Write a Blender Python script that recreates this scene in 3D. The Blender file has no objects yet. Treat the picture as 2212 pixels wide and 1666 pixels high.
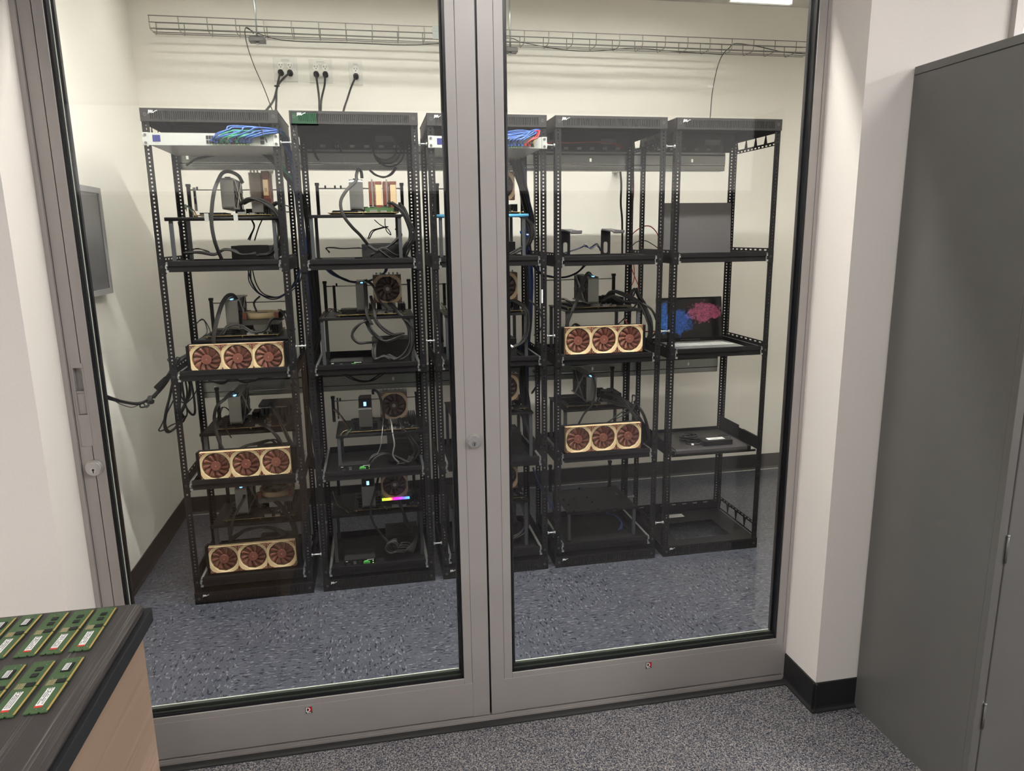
import bpy, bmesh, math, random
from mathutils import Vector, Matrix
random.seed(7)
S = bpy.context.scene
C = S.collection
PI = math.pi

# ------------------------------------------------------------------ camera
CAM = Vector((-0.0532, -2.0044, 1.5203)); YAW, PITCH, ROLL, FPX = 0.1902, -0.2065, -0.0138, 1546.0
_cy, _sy, _cp, _sp = math.cos(YAW), math.sin(YAW), math.cos(PITCH), math.sin(PITCH)
FWD = Vector((_sy*_cp, _cy*_cp, _sp)); _r = Vector((_cy, -_sy, 0)); _u = _r.cross(FWD)
RGT = _r*math.cos(ROLL) + _u*math.sin(ROLL); UPV = -_r*math.sin(ROLL) + _u*math.cos(ROLL)
cam_d = bpy.data.cameras.new('camera'); cam = bpy.data.objects.new('camera', cam_d); C.objects.link(cam)
cam_d.sensor_width = 36; cam_d.sensor_fit = 'HORIZONTAL'; cam_d.lens = FPX/2212*36; cam_d.clip_start = 0.02
cam.matrix_world = Matrix(((RGT.x, UPV.x, -FWD.x, CAM.x), (RGT.y, UPV.y, -FWD.y, CAM.y), (RGT.z, UPV.z, -FWD.z, CAM.z), (0, 0, 0, 1)))
S.camera = cam

def at(px, py, y):                      # the point seen at a pixel, at depth y in the room
    d = FWD + RGT*((px-1106)/FPX) - UPV*((py-833)/FPX)
    t = (y-CAM.y)/d.y
    return CAM + d*t

# ------------------------------------------------------------------ world, exposure
w = bpy.data.worlds.new('world'); S.world = w; w.use_nodes = True
w.node_tree.nodes['Background'].inputs[0].default_value = (0.5, 0.5, 0.52, 1); w.node_tree.nodes['Background'].inputs[1].default_value = 0.05
S.view_settings.view_transform = 'Standard'; S.view_settings.look = 'None'; S.view_settings.gamma = 1
S.view_settings.exposure = 0.66
S.cycles.max_bounces = 8; S.cycles.diffuse_bounces = 6; S.cycles.transparent_max_bounces = 20; S.cycles.sample_clamp_indirect = 6

# ------------------------------------------------------------------ materials
def new_mat(name):
    m = bpy.data.materials.new(name); m.use_nodes = True
    return m, m.node_tree.nodes, m.node_tree.links, m.node_tree.nodes['Principled BSDF']
def mat(name, col, rough=0.5, metal=0.0, emit=None, strength=0, noise=0.0, scale=40, spec=0.5, bump=0.0):
    m, n, l, b = new_mat(name)
    b.inputs['Base Color'].default_value = (*col, 1); b.inputs['Roughness'].default_value = rough; b.inputs['Metallic'].default_value = metal
    b.inputs['Specular IOR Level'].default_value = spec
    if emit: b.inputs['Emission Color'].default_value = (*emit, 1); b.inputs['Emission Strength'].default_value = strength
    if noise or bump:
        tc = n.new('ShaderNodeTexCoord'); t = n.new('ShaderNodeTexNoise'); t.inputs['Scale'].default_value = scale; t.inputs['Detail'].default_value = 4
        l.new(tc.outputs['Object'], t.inputs['Vector'])
        if noise:
            r = n.new('ShaderNodeValToRGB'); r.color_ramp.elements[0].position = .3; r.color_ramp.elements[1].position = .7
            r.color_ramp.elements[0].color = tuple(c*(1-noise) for c in col)+(1,); r.color_ramp.elements[1].color = tuple(min(1, c*(1+noise)) for c in col)+(1,)
            l.new(t.outputs['Fac'], r.inputs[0]); l.new(r.outputs[0], b.inputs['Base Color'])
        if bump:
            bp = n.new('ShaderNodeBump'); bp.inputs['Strength'].default_value = bump; bp.inputs['Distance'].default_value = 0.001
            l.new(t.outputs['Fac'], bp.inputs['Height']); l.new(bp.outputs[0], b.inputs['Normal'])
    return m
M = {}
M['closet_wall'] = mat('closet wall paint', (.80, .775, .715), .85, bump=.25, scale=180, noise=.015)
M['room_wall'] = mat('room wall paint', (.66, .62, .585), .85, bump=.25, scale=180, noise=.015)
M['ceiling'] = mat('ceiling paint', (.66, .65, .61), .9)
M['rubber_base'] = mat('black vinyl cove base', (.012, .012, .013), .45)
M['alu'] = mat('satin anodised aluminium', (.40, .375, .36), .42, .35, noise=.02, scale=8)
M['gasket'] = mat('black glazing gasket', (.006, .006, .008), .3)
M['glass_edge'] = mat('green glass edge', (.032, .038, .032), .3)
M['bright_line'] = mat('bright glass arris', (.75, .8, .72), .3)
M['steel_dark'] = mat('black powder coat', (.009, .0085, .0095), .45, .0, bump=.3, scale=900, spec=.16)
M['steel_black'] = mat('black painted steel', (.010, .010, .011), .42, spec=.16)
M['steel_cover'] = mat('lighter black powder coat', (.016, .015, .016), .55, bump=.3, scale=900, spec=.3)  # lighter version of the black coat, for top covers and rear panels
M['slot'] = mat('dark slot', (.004, .004, .004), .8)
M['zinc'] = mat('zinc plated steel', (.62, .66, .66), .28, .9)
M['zinc_wire'] = mat('zinc wire', (.24, .24, .22), .4, .6)
M['galv'] = mat('galvanised sheet', (.38, .40, .38), .42, .5, noise=.25, scale=260)
M['galv_dark'] = mat('galvanised sheet shade gap', (.03, .03, .03), .5)
M['white_steel'] = mat('white powder coat', (.36, .375, .36), .4)
M['silver'] = mat('silver aluminium', (.42, .42, .40), .32, .85)
M['gpu_silver'] = mat('gunmetal frame', (.26, .26, .25), .33, .8)
M['plastic_black'] = mat('black plastic', (.008, .008, .009), .42, spec=.2)
M['cable'] = mat('black cable', (.009, .009, .010), .38, spec=.3)
M['cable_grey'] = mat('dark grey sleeved cable', (.022, .021, .021), .55, spec=.25)
M['cable_blue'] = mat('blue patch cable', (.022, .075, .28), .35)
M['cable_navy'] = mat('dark blue cable', (.015, .03, .12), .35)
M['cable_green'] = mat('green patch cable', (.014, .20, .125), .35)
M['cable_red'] = mat('red patch cable', (.36, .015, .015), .35)
M['cable_silver'] = mat('silver braided cable', (.35, .34, .33), .4, .4)
M['brown'] = mat('reddish brown plastic', (.14, .038, .022), .45)
M['brown_dark'] = mat('dark brown rubber', (.075, .022, .014), .6)
M['rotor'] = mat('reddish brown rotor', (.16, .052, .036), .5)
M['beige'] = mat('beige plastic', (.60, .46, .275), .45)
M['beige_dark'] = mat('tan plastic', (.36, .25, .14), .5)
M['pcb'] = mat('black circuit board', (.014, .016, .014), .5)
M['pcb_green'] = mat('green circuit board', (.050, .105, .038), .45, noise=.12, scale=300)
M['pcb_edge'] = mat('gold board edge', (.36, .26, .10), .5)
M['gold'] = mat('gold contacts', (.62, .42, .13), .35, .6)
M['chip'] = mat('chip package', (.017, .017, .018), .45, spec=.2)
M['label_white'] = mat('white paper label', (.80, .80, .78), .6)
M['label_red'] = mat('red label stripe', (.62, .05, .03), .5)
M['ink'] = mat('black ink', (.02, .02, .02), .6)
M['screen_blue'] = mat('small navy display', (.015, .02, .10), .2, emit=(.02, .03, .18), strength=.2)
M['led_blue'] = mat('blue indicator', (.1, .3, .9), .3, emit=(.25, .6, 1), strength=1.8)
M['led_white'] = mat('white indicator', (.9, .9, .9), .3, emit=(.8, .9, 1), strength=4)
M['led_green'] = mat('green indicator', (.2, .8, .1), .3, emit=(.35, 1, .1), strength=2.5)
M['led_red'] = mat('red indicator', (.8, .05, .1), .3, emit=(1, .05, .1), strength=1)
M['terminal'] = mat('green terminal block', (.08, .42, .08), .45)
M['sky_blue'] = mat('light blue plastic', (.09, .32, .54), .5)
M['strap_blue'] = mat('blue hook and loop strap', (.02, .12, .62), .7)
M['post_tube'] = mat('grey square tube', (.045, .048, .055), .45)
M['laptop_grey'] = mat('grey laptop lid', (.085, .081, .086), .5)
M['laptop_silver'] = mat('silver keyboard deck', (.20, .20, .20), .4, .4)
M['key'] = mat('pale keycap', (.50, .50, .49), .5)
M['cabinet'] = mat('grey cabinet paint', (.105, .103, .097), .32, noise=.03, scale=12)
M['outlet'] = mat('outlet steel plate', (.66, .65, .60), .35)
M['outlet_white'] = mat('white receptacle', (.82, .81, .77), .4)
M['dark_window'] = mat('dark window glass', (.006, .006, .010), .08)
M['door_black'] = mat('black rubber threshold', (.022, .021, .020), .7)
M['brass'] = mat('brushed cylinder metal', (.55, .54, .53), .3, .7)
M['keyway'] = mat('keyway', (.05, .05, .06), .3, .6)
M['emit_closet'] = mat('closet lamp diffuser', (.9, .9, .85), .5, emit=(1, .985, .93), strength=16)
M['emit_front'] = mat('closet front lamp diffuser', (.9, .9, .85), .5, emit=(1, .985, .925), strength=182)
M['emit_room'] = mat('room lamp diffuser', (.9, .9, .9), .5, emit=(1, .985, .955), strength=16)
M['emit_fill'] = mat('added fill lamp diffuser', (.9, .9, .9), .5, emit=(1, .975, .95), strength=85)  # for lamps added out of view to brighten the middle heights
M['logo_red'] = mat('red logo', (.55, .01, .02), .4)
M['yellow'] = mat('yellow connector', (.85, .55, .03), .4)
M['shelf_dark'] = mat('charcoal moulded shelf', (.035, .032, .034), .42)
M['screen_grey'] = mat('grey screen housing', (.20, .20, .20), .45)
M['display_grey'] = mat('switched off display', (.06, .06, .07), .25)
M['tiny_gold'] = mat('tan resistors', (.50, .38, .24), .5)
M['ink_soft'] = mat('grey printed text', (.18, .18, .18), .6)
M['wire_green'] = mat('green wire', (.03, .14, .06), .5)
M['veil_glow'] = mat('added veil glow', (.8, .8, .8), .6, emit=(1, .97, .93), strength=.30)  # glow added to veil the door glass, no known window
M['green_lit'] = mat('green lit panel', (.02, .3, .1), .5, emit=(.02, .8, .25), strength=.8)
M['toe_highlight'] = mat('painted toe highlight', (.55, .55, .52), .4)  # colour of the highlight painted on the baseboard toe
M['dark_panel'] = mat('dark fabric wall panel', (.04, .038, .038), .9)

def glass_mat():
    m = bpy.data.materials.new('clear door glass'); m.use_nodes = True; n, l = m.node_tree.nodes, m.node_tree.links; n.clear()
    o = n.new('ShaderNodeOutputMaterial'); mx = n.new('ShaderNodeMixShader'); t = n.new('ShaderNodeBsdfTransparent'); g = n.new('ShaderNodeBsdfGlossy')
    t.inputs[0].default_value = (.965, .968, .958, 1); g.inputs['Roughness'].default_value = 0.0; g.inputs[0].default_value = (1, 1, 1, 1)
    f = n.new('ShaderNodeFresnel'); geo = n.new('ShaderNodeNewGeometry'); ma = n.new('ShaderNodeMapRange')
    ma.inputs['To Min'].default_value = 1.5; ma.inputs['To Max'].default_value = 1/1.5
    l.new(geo.outputs['Backfacing'], ma.inputs['Value']); l.new(ma.outputs[0], f.inputs['IOR'])
    l.new(f.outputs[0], mx.inputs[0]); l.new(t.outputs[0], mx.inputs[1]); l.new(g.outputs[0], mx.inputs[2]); l.new(mx.outputs[0], o.inputs[0])
    return m
M['glass'] = glass_mat()

def vinyl_mat():
    m, n, l, b = new_mat('blue flecked vinyl tile'); b.inputs['Roughness'].default_value = .28
    tc = n.new('ShaderNodeTexCoord')
    ck = n.new('ShaderNodeTexChecker'); ck.inputs['Scale'].default_value = 1/.305; l.new(tc.outputs['Object'], ck.inputs['Vector'])
    mp = [n.new('ShaderNodeMapping') for _ in range(2)]
    mp[0].inputs['Scale'].default_value = (1, .42, 1); mp[1].inputs['Scale'].default_value = (.42, 1, 1)
    mix = n.new('ShaderNodeMix'); mix.data_type = 'VECTOR'
    for k in (0, 1): l.new(tc.outputs['Object'], mp[k].inputs['Vector'])
    l.new(ck.outputs['Fac'], mix.inputs[0]); l.new(mp[0].outputs[0], mix.inputs[4]); l.new(mp[1].outputs[0], mix.inputs[5])
    n1 = n.new('ShaderNodeTexNoise'); n1.inputs['Scale'].default_value = 95; n1.inputs['Detail'].default_value = 1.5
    n2 = n.new('ShaderNodeTexNoise'); n2.inputs['Scale'].default_value = 100; n2.inputs['Detail'].default_value = 1.0
    n3 = n.new('ShaderNodeTexNoise'); n3.inputs['Scale'].default_value = 14; n3.inputs['Detail'].default_value = 3
    off = n.new('ShaderNodeVectorMath'); off.inputs[1].default_value = (7.3, 3.1, 2); l.new(mix.outputs[1], off.inputs[0])
    l.new(mix.outputs[1], n1.inputs['Vector']); l.new(off.outputs[0], n2.inputs['Vector']); l.new(tc.outputs['Object'], n3.inputs['Vector'])
    base = n.new('ShaderNodeValToRGB'); base.color_ramp.elements[0].color = (.056, .060, .080, 1); base.color_ramp.elements[1].color = (.074, .079, .100, 1)
    base.color_ramp.elements[0].position = .35; base.color_ramp.elements[1].position = .65; l.new(n3.outputs['Fac'], base.inputs[0])
    r1 = n.new('ShaderNodeValToRGB'); r1.color_ramp.elements[0].position = .575; r1.color_ramp.elements[1].position = .65; l.new(n1.outputs['Fac'], r1.inputs[0])
    r2 = n.new('ShaderNodeValToRGB'); r2.color_ramp.elements[0].position = .61; r2.color_ramp.elements[1].position = .68; l.new(n2.outputs['Fac'], r2.inputs[0])
    a = n.new('ShaderNodeMix'); a.data_type = 'RGBA'; a.inputs[7].default_value = (.010, .011, .018, 1); l.new(r1.outputs[0], a.inputs[0]); l.new(base.outputs[0], a.inputs[6])
    c = n.new('ShaderNodeMix'); c.data_type = 'RGBA'; c.inputs[7].default_value = (.16, .165, .19, 1); l.new(r2.outputs[0], c.inputs[0]); l.new(a.outputs[2], c.inputs[6])
    l.new(c.outputs[2], b.inputs['Base Color'])
    return m
M['vinyl'] = vinyl_mat()
def carpet_mat():
    m, n, l, b = new_mat('grey blue loop carpet'); b.inputs['Roughness'].default_value = .95; b.inputs['Specular IOR Level'].default_value = .1
    tc = n.new('ShaderNodeTexCoord'); n1 = n.new('ShaderNodeTexNoise'); n1.inputs['Scale'].default_value = 230; n1.inputs['Detail'].default_value = 2.5; n1.inputs['Distortion'].default_value = 1.2
    n2 = n.new('ShaderNodeTexNoise'); n2.inputs['Scale'].default_value = 18; n2.inputs['Detail'].default_value = 3
    l.new(tc.outputs['Object'], n1.inputs['Vector']); l.new(tc.outputs['Object'], n2.inputs['Vector'])
    r = n.new('ShaderNodeValToRGB'); e = r.color_ramp.elements
    e[0].position = .40; e[0].color = (.028, .034, .052, 1); e[1].position = .60; e[1].color = (.33, .30, .285, 1)
    x = r.color_ramp.elements.new(.5); x.color = (.10, .10, .115, 1)
    l.new(n1.outputs['Fac'], r.inputs[0])
    hs = n.new('ShaderNodeHueSaturation'); mr = n.new('ShaderNodeMapRange'); mr.inputs['To Min'].default_value = .75; mr.inputs['To Max'].default_value = 1.2
    l.new(n2.outputs['Fac'], mr.inputs[0]); l.new(mr.outputs[0], hs.inputs['Value']); l.new(r.outputs[0], hs.inputs['Color']); l.new(hs.outputs[0], b.inputs['Base Color'])
    bp = n.new('ShaderNodeBump'); bp.inputs['Strength'].default_value = .8; bp.inputs['Distance'].default_value = .004; l.new(n1.outputs['Fac'], bp.inputs['Height']); l.new(bp.outputs[0], b.inputs['Normal'])
    return m
M['carpet'] = carpet_mat()
def grain_mat(name, c0, c1, sc, rough, stretch, lo=.35, hi=.65, bump=.3, bands=None, extra=None):
    m, n, l, b = new_mat(name); b.inputs['Roughness'].default_value = rough
    tc = n.new('ShaderNodeTexCoord'); mp = n.new('ShaderNodeMapping'); mp.inputs['Scale'].default_value = stretch; l.new(tc.outputs['Object'], mp.inputs['Vector'])
    t = n.new('ShaderNodeTexNoise'); t.inputs['Scale'].default_value = sc; t.inputs['Detail'].default_value = 6; t.inputs['Roughness'].default_value = .65; l.new(mp.outputs[0], t.inputs['Vector'])
    r = n.new('ShaderNodeValToRGB'); r.color_ramp.elements[0].position = lo; r.color_ramp.elements[1].position = hi
    r.color_ramp.elements[0].color = (*c0, 1); r.color_ramp.elements[1].color = (*c1, 1); l.new(t.outputs['Fac'], r.inputs[0])
    out = r.outputs[0]
    if bands:
        mp2 = n.new('ShaderNodeMapping'); mp2.inputs['Scale'].default_value = bands; l.new(tc.outputs['Object'], mp2.inputs['Vector'])
        t2 = n.new('ShaderNodeTexNoise'); t2.inputs['Scale'].default_value = 1; t2.inputs['Detail'].default_value = 2; l.new(mp2.outputs[0], t2.inputs['Vector'])
        r2 = n.new('ShaderNodeValToRGB'); r2.color_ramp.elements[0].position = .50; r2.color_ramp.elements[1].position = .58; l.new(t2.outputs['Fac'], r2.inputs[0])
        mx = n.new('ShaderNodeMix'); mx.data_type = 'RGBA'; l.new(r2.outputs[0], mx.inputs[0]); mx.inputs[6].default_value = (*extra, 1); l.new(out, mx.inputs[7]); out = mx.outputs[2]
    l.new(out, b.inputs['Base Color'])
    bp = n.new('ShaderNodeBump'); bp.inputs['Strength'].default_value = bump; bp.inputs['Distance'].default_value = .0008; l.new(t.outputs['Fac'], bp.inputs['Height']); l.new(bp.outputs[0], b.inputs['Normal'])
    return m
M['desk_top'] = grain_mat('dark charcoal woodgrain laminate', (.028, .024, .024), (.17, .155, .145), 1, .42, (520, 4, 60), .46, .66, .6, bands=(60, 1.2, 5), extra=(.038, .032, .032))
M['desk_edge'] = mat('black speckled edge band', (.014, .015, .018), .6, noise=.35, scale=900)
M['wood'] = grain_mat('brown oak laminate', (.20, .125, .085), (.46, .33, .25), 1, .5, (30, 3, 70), .34, .66, .15, bands=(2, .6, 14), extra=(.31, .215, .155))

def smoke_mat():
    m, n, l, b = new_mat('laptop wallpaper'); b.inputs['Base Color'].default_value = (.01, .01, .012, 1); b.inputs['Roughness'].default_value = .12
    tc = n.new('ShaderNodeTexCoord'); sep = n.new('ShaderNodeSeparateXYZ'); l.new(tc.outputs['Object'], sep.inputs[0])
    no = n.new('ShaderNodeTexNoise'); no.inputs['Scale'].default_value = 48; no.inputs['Detail'].default_value = 6; l.new(tc.outputs['Object'], no.inputs['Vector'])
    no2 = n.new('ShaderNodeTexNoise'); no2.inputs['Scale'].default_value = 95; no2.inputs['Detail'].default_value = 4; no2.inputs['Distortion'].default_value = 1.5; l.new(tc.outputs['Object'], no2.inputs['Vector'])
    def blob(cx, cz, rx, rz, col):
        s = n.new('ShaderNodeVectorMath'); s.operation = 'SUBTRACT'; s.inputs[1].default_value = (cx, 0, cz); l.new(tc.outputs['Object'], s.inputs[0])
        q = n.new('ShaderNodeVectorMath'); q.operation = 'MULTIPLY'; q.inputs[1].default_value = (1/rx, 0, 1/rz); l.new(s.outputs[0], q.inputs[0])
        le = n.new('ShaderNodeVectorMath'); le.operation = 'LENGTH'; l.new(q.outputs[0], le.inputs[0])
        ad = n.new('ShaderNodeMath'); ad.operation = 'MULTIPLY_ADD'; ad.inputs[1].default_value = 1.6; l.new(no.outputs['Fac'], ad.inputs[0]); l.new(le.outputs['Value'], ad.inputs[2])
        mr = n.new('ShaderNodeMapRange'); mr.inputs['From Min'].default_value = 1.80; mr.inputs['From Max'].default_value = 1.60; l.new(ad.outputs[0], mr.inputs[0])
        mx = n.new('ShaderNodeMix'); mx.data_type = 'RGBA'; mx.inputs[6].default_value = (0, 0, 0, 1)
        cr = n.new('ShaderNodeValToRGB'); cr.color_ramp.elements[0].position = .35; cr.color_ramp.elements[1].position = .65
        cr.color_ramp.elements[0].color = tuple(c*.25 for c in col)+(1,); cr.color_ramp.elements[1].color = (*col, 1); l.new(no2.outputs['Fac'], cr.inputs[0])
        l.new(mr.outputs[0], mx.inputs[0]); l.new(cr.outputs[0], mx.inputs[7]); return mx.outputs[2]
    outs = [blob(-.060, -.015, .075, .062, (.05, .20, .75)), blob(.075, .028, .09, .052, (.72, .14, .27)), blob(-.135, .01, .03, .08, (.06, .25, .8))]
    a = n.new('ShaderNodeMix'); a.data_type = 'RGBA'; a.blend_type = 'ADD'; a.inputs[0].default_value = 1; l.new(outs[0], a.inputs[6]); l.new(outs[1], a.inputs[7])
    a2 = n.new('ShaderNodeMix'); a2.data_type = 'RGBA'; a2.blend_type = 'ADD'; a2.inputs[0].default_value = 1; l.new(a.outputs[2], a2.inputs[6]); l.new(outs[2], a2.inputs[7])
    l.new(a2.outputs[2], b.inputs['Emission Color']); b.inputs['Emission Strength'].default_value = .26
    return m
M['smoke'] = smoke_mat()
def rgb_mat():
    m, n, l, b = new_mat('rainbow light strip'); tc = n.new('ShaderNodeTexCoord'); sep = n.new('ShaderNodeSeparateXYZ'); l.new(tc.outputs['Object'], sep.inputs[0])
    mr = n.new('ShaderNodeMapRange'); mr.inputs['From Min'].default_value = 0; mr.inputs['From Max'].default_value = .13; l.new(sep.outputs[0], mr.inputs[0])
    r = n.new('ShaderNodeValToRGB'); l.new(mr.outputs[0], r.inputs[0]); e = r.color_ramp.elements
    e[0].position = 0; e[0].color = (.25, 1, .02, 1); e[1].position = 1; e[1].color = (.05, .45, .7, 1)
    for p, c in ((.22, (1, .8, .05, 1)), (.38, (1, .02, .15, 1)), (.55, (.5, .02, .9, 1)), (.75, (.15, .1, 1, 1))): x = e.new(p); x.color = c
    l.new(r.outputs[0], b.inputs['Emission Color']); b.inputs['Emission Strength'].default_value = 1.6; l.new(r.outputs[0], b.inputs['Base Color'])
    return m
M['rainbow'] = rgb_mat()

# ------------------------------------------------------------------ mesh builder
class MB:
    def __init__(s): s.v = []; s.f = []; s.smooth = []
    def box(s, x0, x1, y0, y1, z0, z1):
        i = len(s.v)
        s.v += [(x0, y0, z0), (x1, y0, z0), (x1, y1, z0), (x0, y1, z0), (x0, y0, z1), (x1, y0, z1), (x1, y1, z1), (x0, y1, z1)]
        s.f += [(i, i+3, i+2, i+1), (i+4, i+5, i+6, i+7), (i, i+1, i+5, i+4), (i+1, i+2, i+6, i+5), (i+2, i+3, i+7, i+6), (i+3, i, i+4, i+7)]
        s.smooth += [0]*6; return s
    def obox(s, c, ax, ay, az, hx, hy, hz):           # oriented box
        i = len(s.v); c = Vector(c)
        for sz in (-1, 1):
            for sx, sy in ((-1, -1), (1, -1), (1, 1), (-1, 1)): s.v.append(tuple(c + ax*hx*sx + ay*hy*sy + az*hz*sz))
        s.f += [(i, i+3, i+2, i+1), (i+4, i+5, i+6, i+7), (i, i+1, i+5, i+4), (i+1, i+2, i+6, i+5), (i+2, i+3, i+7, i+6), (i+3, i, i+4, i+7)]
        s.smooth += [0]*6; return s
    def prism(s, pts, axis, a, b):                    # polygon pts (2-D) extruded along an axis from a to b
        def P(p, t): return {'x': (t, p[0], p[1]), 'y': (p[0], t, p[1]), 'z': (p[0], p[1], t)}[axis]
        i = len(s.v); n = len(pts)
        s.v += [P(p, a) for p in pts] + [P(p, b) for p in pts]
        s.f += [tuple(range(i+n-1, i-1, -1)), tuple(range(i+n, i+2*n))] + [(i+k, i+(k+1) % n, i+n+(k+1) % n, i+n+k) for k in range(n)]
        s.smooth += [0]*(n+2); return s
    def tube(s, pts, r, n=7, closed=False, flat=None, caps=True):
        pts = [Vector(p) for p in pts]; N = len(pts); base = len(s.v)
        nrm = None
        for k, p in enumerate(pts):
            if closed: t = (pts[(k+1) % N]-pts[k-1])
            else: t = pts[min(k+1, N-1)]-pts[max(k-1, 0)]
            if t.length < 1e-9: t = Vector((0, 0, 1))
            t.normalize()
            if nrm is None:
                nrm = t.orthogonal().normalized() if flat is None else (Vector(flat)-t*t.dot(Vector(flat))).normalized()
            else:
                nrm = (nrm - t*t.dot(nrm))
                nrm = nrm.normalized() if nrm.length > 1e-6 else t.orthogonal().normalized()
            if flat is not None:
                q = Vector(flat)-t*t.dot(Vector(flat))
                if q.length > .05: nrm = q.normalized()
            b = t.cross(nrm)
            ra, rb = (r if isinstance(r, tuple) else (r, r))
            for j in range(n):
                a = 2*PI*j/n; s.v.append(tuple(p + nrm*ra*math.cos(a) + b*rb*math.sin(a)))
        segs = N if closed else N-1
        for k in range(segs):
            for j in range(n):
                a0 = base+k*n+j; a1 = base+k*n+(j+1) % n; c = ((k+1) % N)*n+base
                s.f.append((a0, a1, c+(j+1) % n, c+j)); s.smooth.append(1)
        if caps and not closed:
            s.f.append(tuple(base+j for j in reversed(range(n)))); s.f.append(tuple(base+(N-1)*n+j for j in range(n))); s.smooth += [0, 0]
        return s
    def cyl(s, p0, p1, r, n=16): return s.tube([p0, p1], r, n)
    def ring(s, c, axis, ro, ri, t0, t1, n=32):       # flat washer
        i = len(s.v); c = Vector(c)
        def P(a, r, t):
            u, v_ = r*math.cos(a), r*math.sin(a)
            return tuple(c+Vector({'x': (t, u, v_), 'y': (u, t, v_), 'z': (u, v_, t)}[axis]))
        for k in range(n):
            a = 2*PI*k/n; s.v += [P(a, ro, t0), P(a, ri, t0), P(a, ro, t1), P(a, ri, t1)]
        for k in range(n):
            a = i+4*k; b = i+4*((k+1) % n)
            s.f += [(a, b, b+1, a+1), (a+2, a+3, b+3, b+2), (a, a+2, b+2, b), (a+1, b+1, b+3, a+3)]; s.smooth += [0, 0, 1, 1]
        return s
    def mesh(s, name):
        m = bpy.data.meshes.new(name); m.from_pydata(s.v, [], s.f); m.polygons.foreach_set('use_smooth', [bool(x) for x in s.smooth])
        bm = bmesh.new(); bm.from_mesh(m); bmesh.ops.recalc_face_normals(bm, faces=bm.faces); bm.to_mesh(m); bm.free(); m.update(); return m

def link(o, parent=None):
    C.objects.link(o)
    if parent is not None: o.parent = parent
    return o
def part(name, mb, m, parent=None, label=None, loc=None, bevel=0):
    me = mb.mesh(name); me.materials.append(M[m] if isinstance(m, str) else m); o = bpy.data.objects.new(name, me); link(o, parent)
    if label: o['label'] = label
    if loc is not None: o.location = loc
    if bevel:
        b = o.modifiers.new('bevel', 'BEVEL'); b.width = bevel; b.segments = 2; b.limit_method = 'ANGLE'
    return o
def tag(o, label, cat, group=None, kind=None):
    o['label'] = label; o['category'] = cat
    if group: o['group'] = group
    if kind: o['kind'] = kind
    return o
def thing(name, label, cat, loc=(0, 0, 0), group=None, rotz=0):
    o = bpy.data.objects.new(name, None); o.empty_display_size = .05; C.objects.link(o); o.location = loc; o.rotation_euler = (0, 0, rotz)
    return tag(o, label, cat, group)
def struct(name, mb, m, label=None, parent=None, bevel=0):
    o = part(name, mb, m, parent, bevel=bevel)
    if parent is None:
        o['kind'] = 'structure'
        if label: o['label'] = label
    return o
def dup(o, parent=None, loc=None, label=None, group=None):
    c = o.copy(); C.objects.link(c); c.parent = parent
    if loc is not None: c.location = loc
    if label: c['label'] = label
    if group: c['group'] = group
    for ch in list(o.children): dup(ch, c)
    return c
def smooth(pts, k=6):
    pts = [Vector(p) for p in pts]
    if len(pts) < 3: return pts
    out = []; P = [2*pts[0]-pts[1]] + pts + [2*pts[-1]-pts[-2]]
    for i in range(1, len(P)-2):
        a, b, c, d = P[i-1:i+3]
        for j in range(k):
            t = j/k; out.append(.5*((2*b)+(c-a)*t+(2*a-5*b+4*c-d)*t*t+(3*b-a-3*c+d)*t**3))
    out.append(P[-2]); return out
def circle_pts(c, r, n=24, axis='y', a0=0, a1=2*PI):
    out = []
    for k in range(n):
        a = a0+(a1-a0)*k/n; u, v_ = r*math.cos(a), r*math.sin(a)
        out.append(Vector(c)+Vector({'x': (0, u, v_), 'y': (u, 0, v_), 'z': (u, v_, 0)}[axis]))
    return out

# ------------------------------------------------------------------ setting
YB, XL, XR, ZC = 2.092, -1.154, 2.75, 2.79
XG0, XG1, YP = -0.846, 1.279, -0.173            # door opening, face of the room wall
RX0, RX1, RY0 = -6.0, 4.6, -5.6                 # the room in front
struct('floor', MB().box(XL-.1, XR+.1, .045, YB+.1, -.05, 0), 'vinyl')
struct('floor.001', MB().box(RX0, RX1, RY0, -.03, -.05, 0), 'carpet')
struct('ceiling', MB().box(XL-.1, XR+.1, .05, YB+.1, ZC, ZC+.05), 'ceiling')
struct('ceiling.001', MB().box(RX0, RX1, RY0, .05, ZC, ZC+.05), 'ceiling')
struct('wall_back', MB().box(XL-.1, XR+.1, YB, YB+.1, -.05, ZC), 'closet_wall')
struct('wall_left', MB().box(XL-.1, XL, .172, YB, -.05, ZC), 'closet_wall')
struct('wall_right', MB().box(XR, XR+.1, .172, YB, -.05, ZC), 'closet_wall')
struct('wall_front_left', MB().box(RX0, XG0, YP, .0, 0, ZC).box(XL-.1, XG0-.02, .052, .172, 0, ZC).box(RX0, XL-.02, 0, .052, 0, ZC), 'room_wall')
struct('wall_front_right', MB().box(XG1, RX1, YP, -.001, 0, ZC).box(XG1+.06, XR+.1, .052, .172, 0, ZC).box(1.5, RX1, -.001, .052, 0, ZC), 'room_wall')
struct('wall_front_header', MB().box(XG0, XG1, YP, .17, 2.445, ZC), 'room_wall')
struct('wall_room_left', MB().box(RX0-.1, RX0, RY0, YP, 0, ZC), 'room_wall')
struct('wall_room_right', MB().box(RX1, RX1+.1, RY0, YP, 0, ZC), 'room_wall')
struct('wall_room_back', MB().box(RX0, RX1, RY0-.1, RY0, 0, ZC), 'room_wall')
struct('trim_5', MB().box(RX0, RX1, RY0, RY0+.03, 0, 1.95), 'dark_panel')
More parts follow.
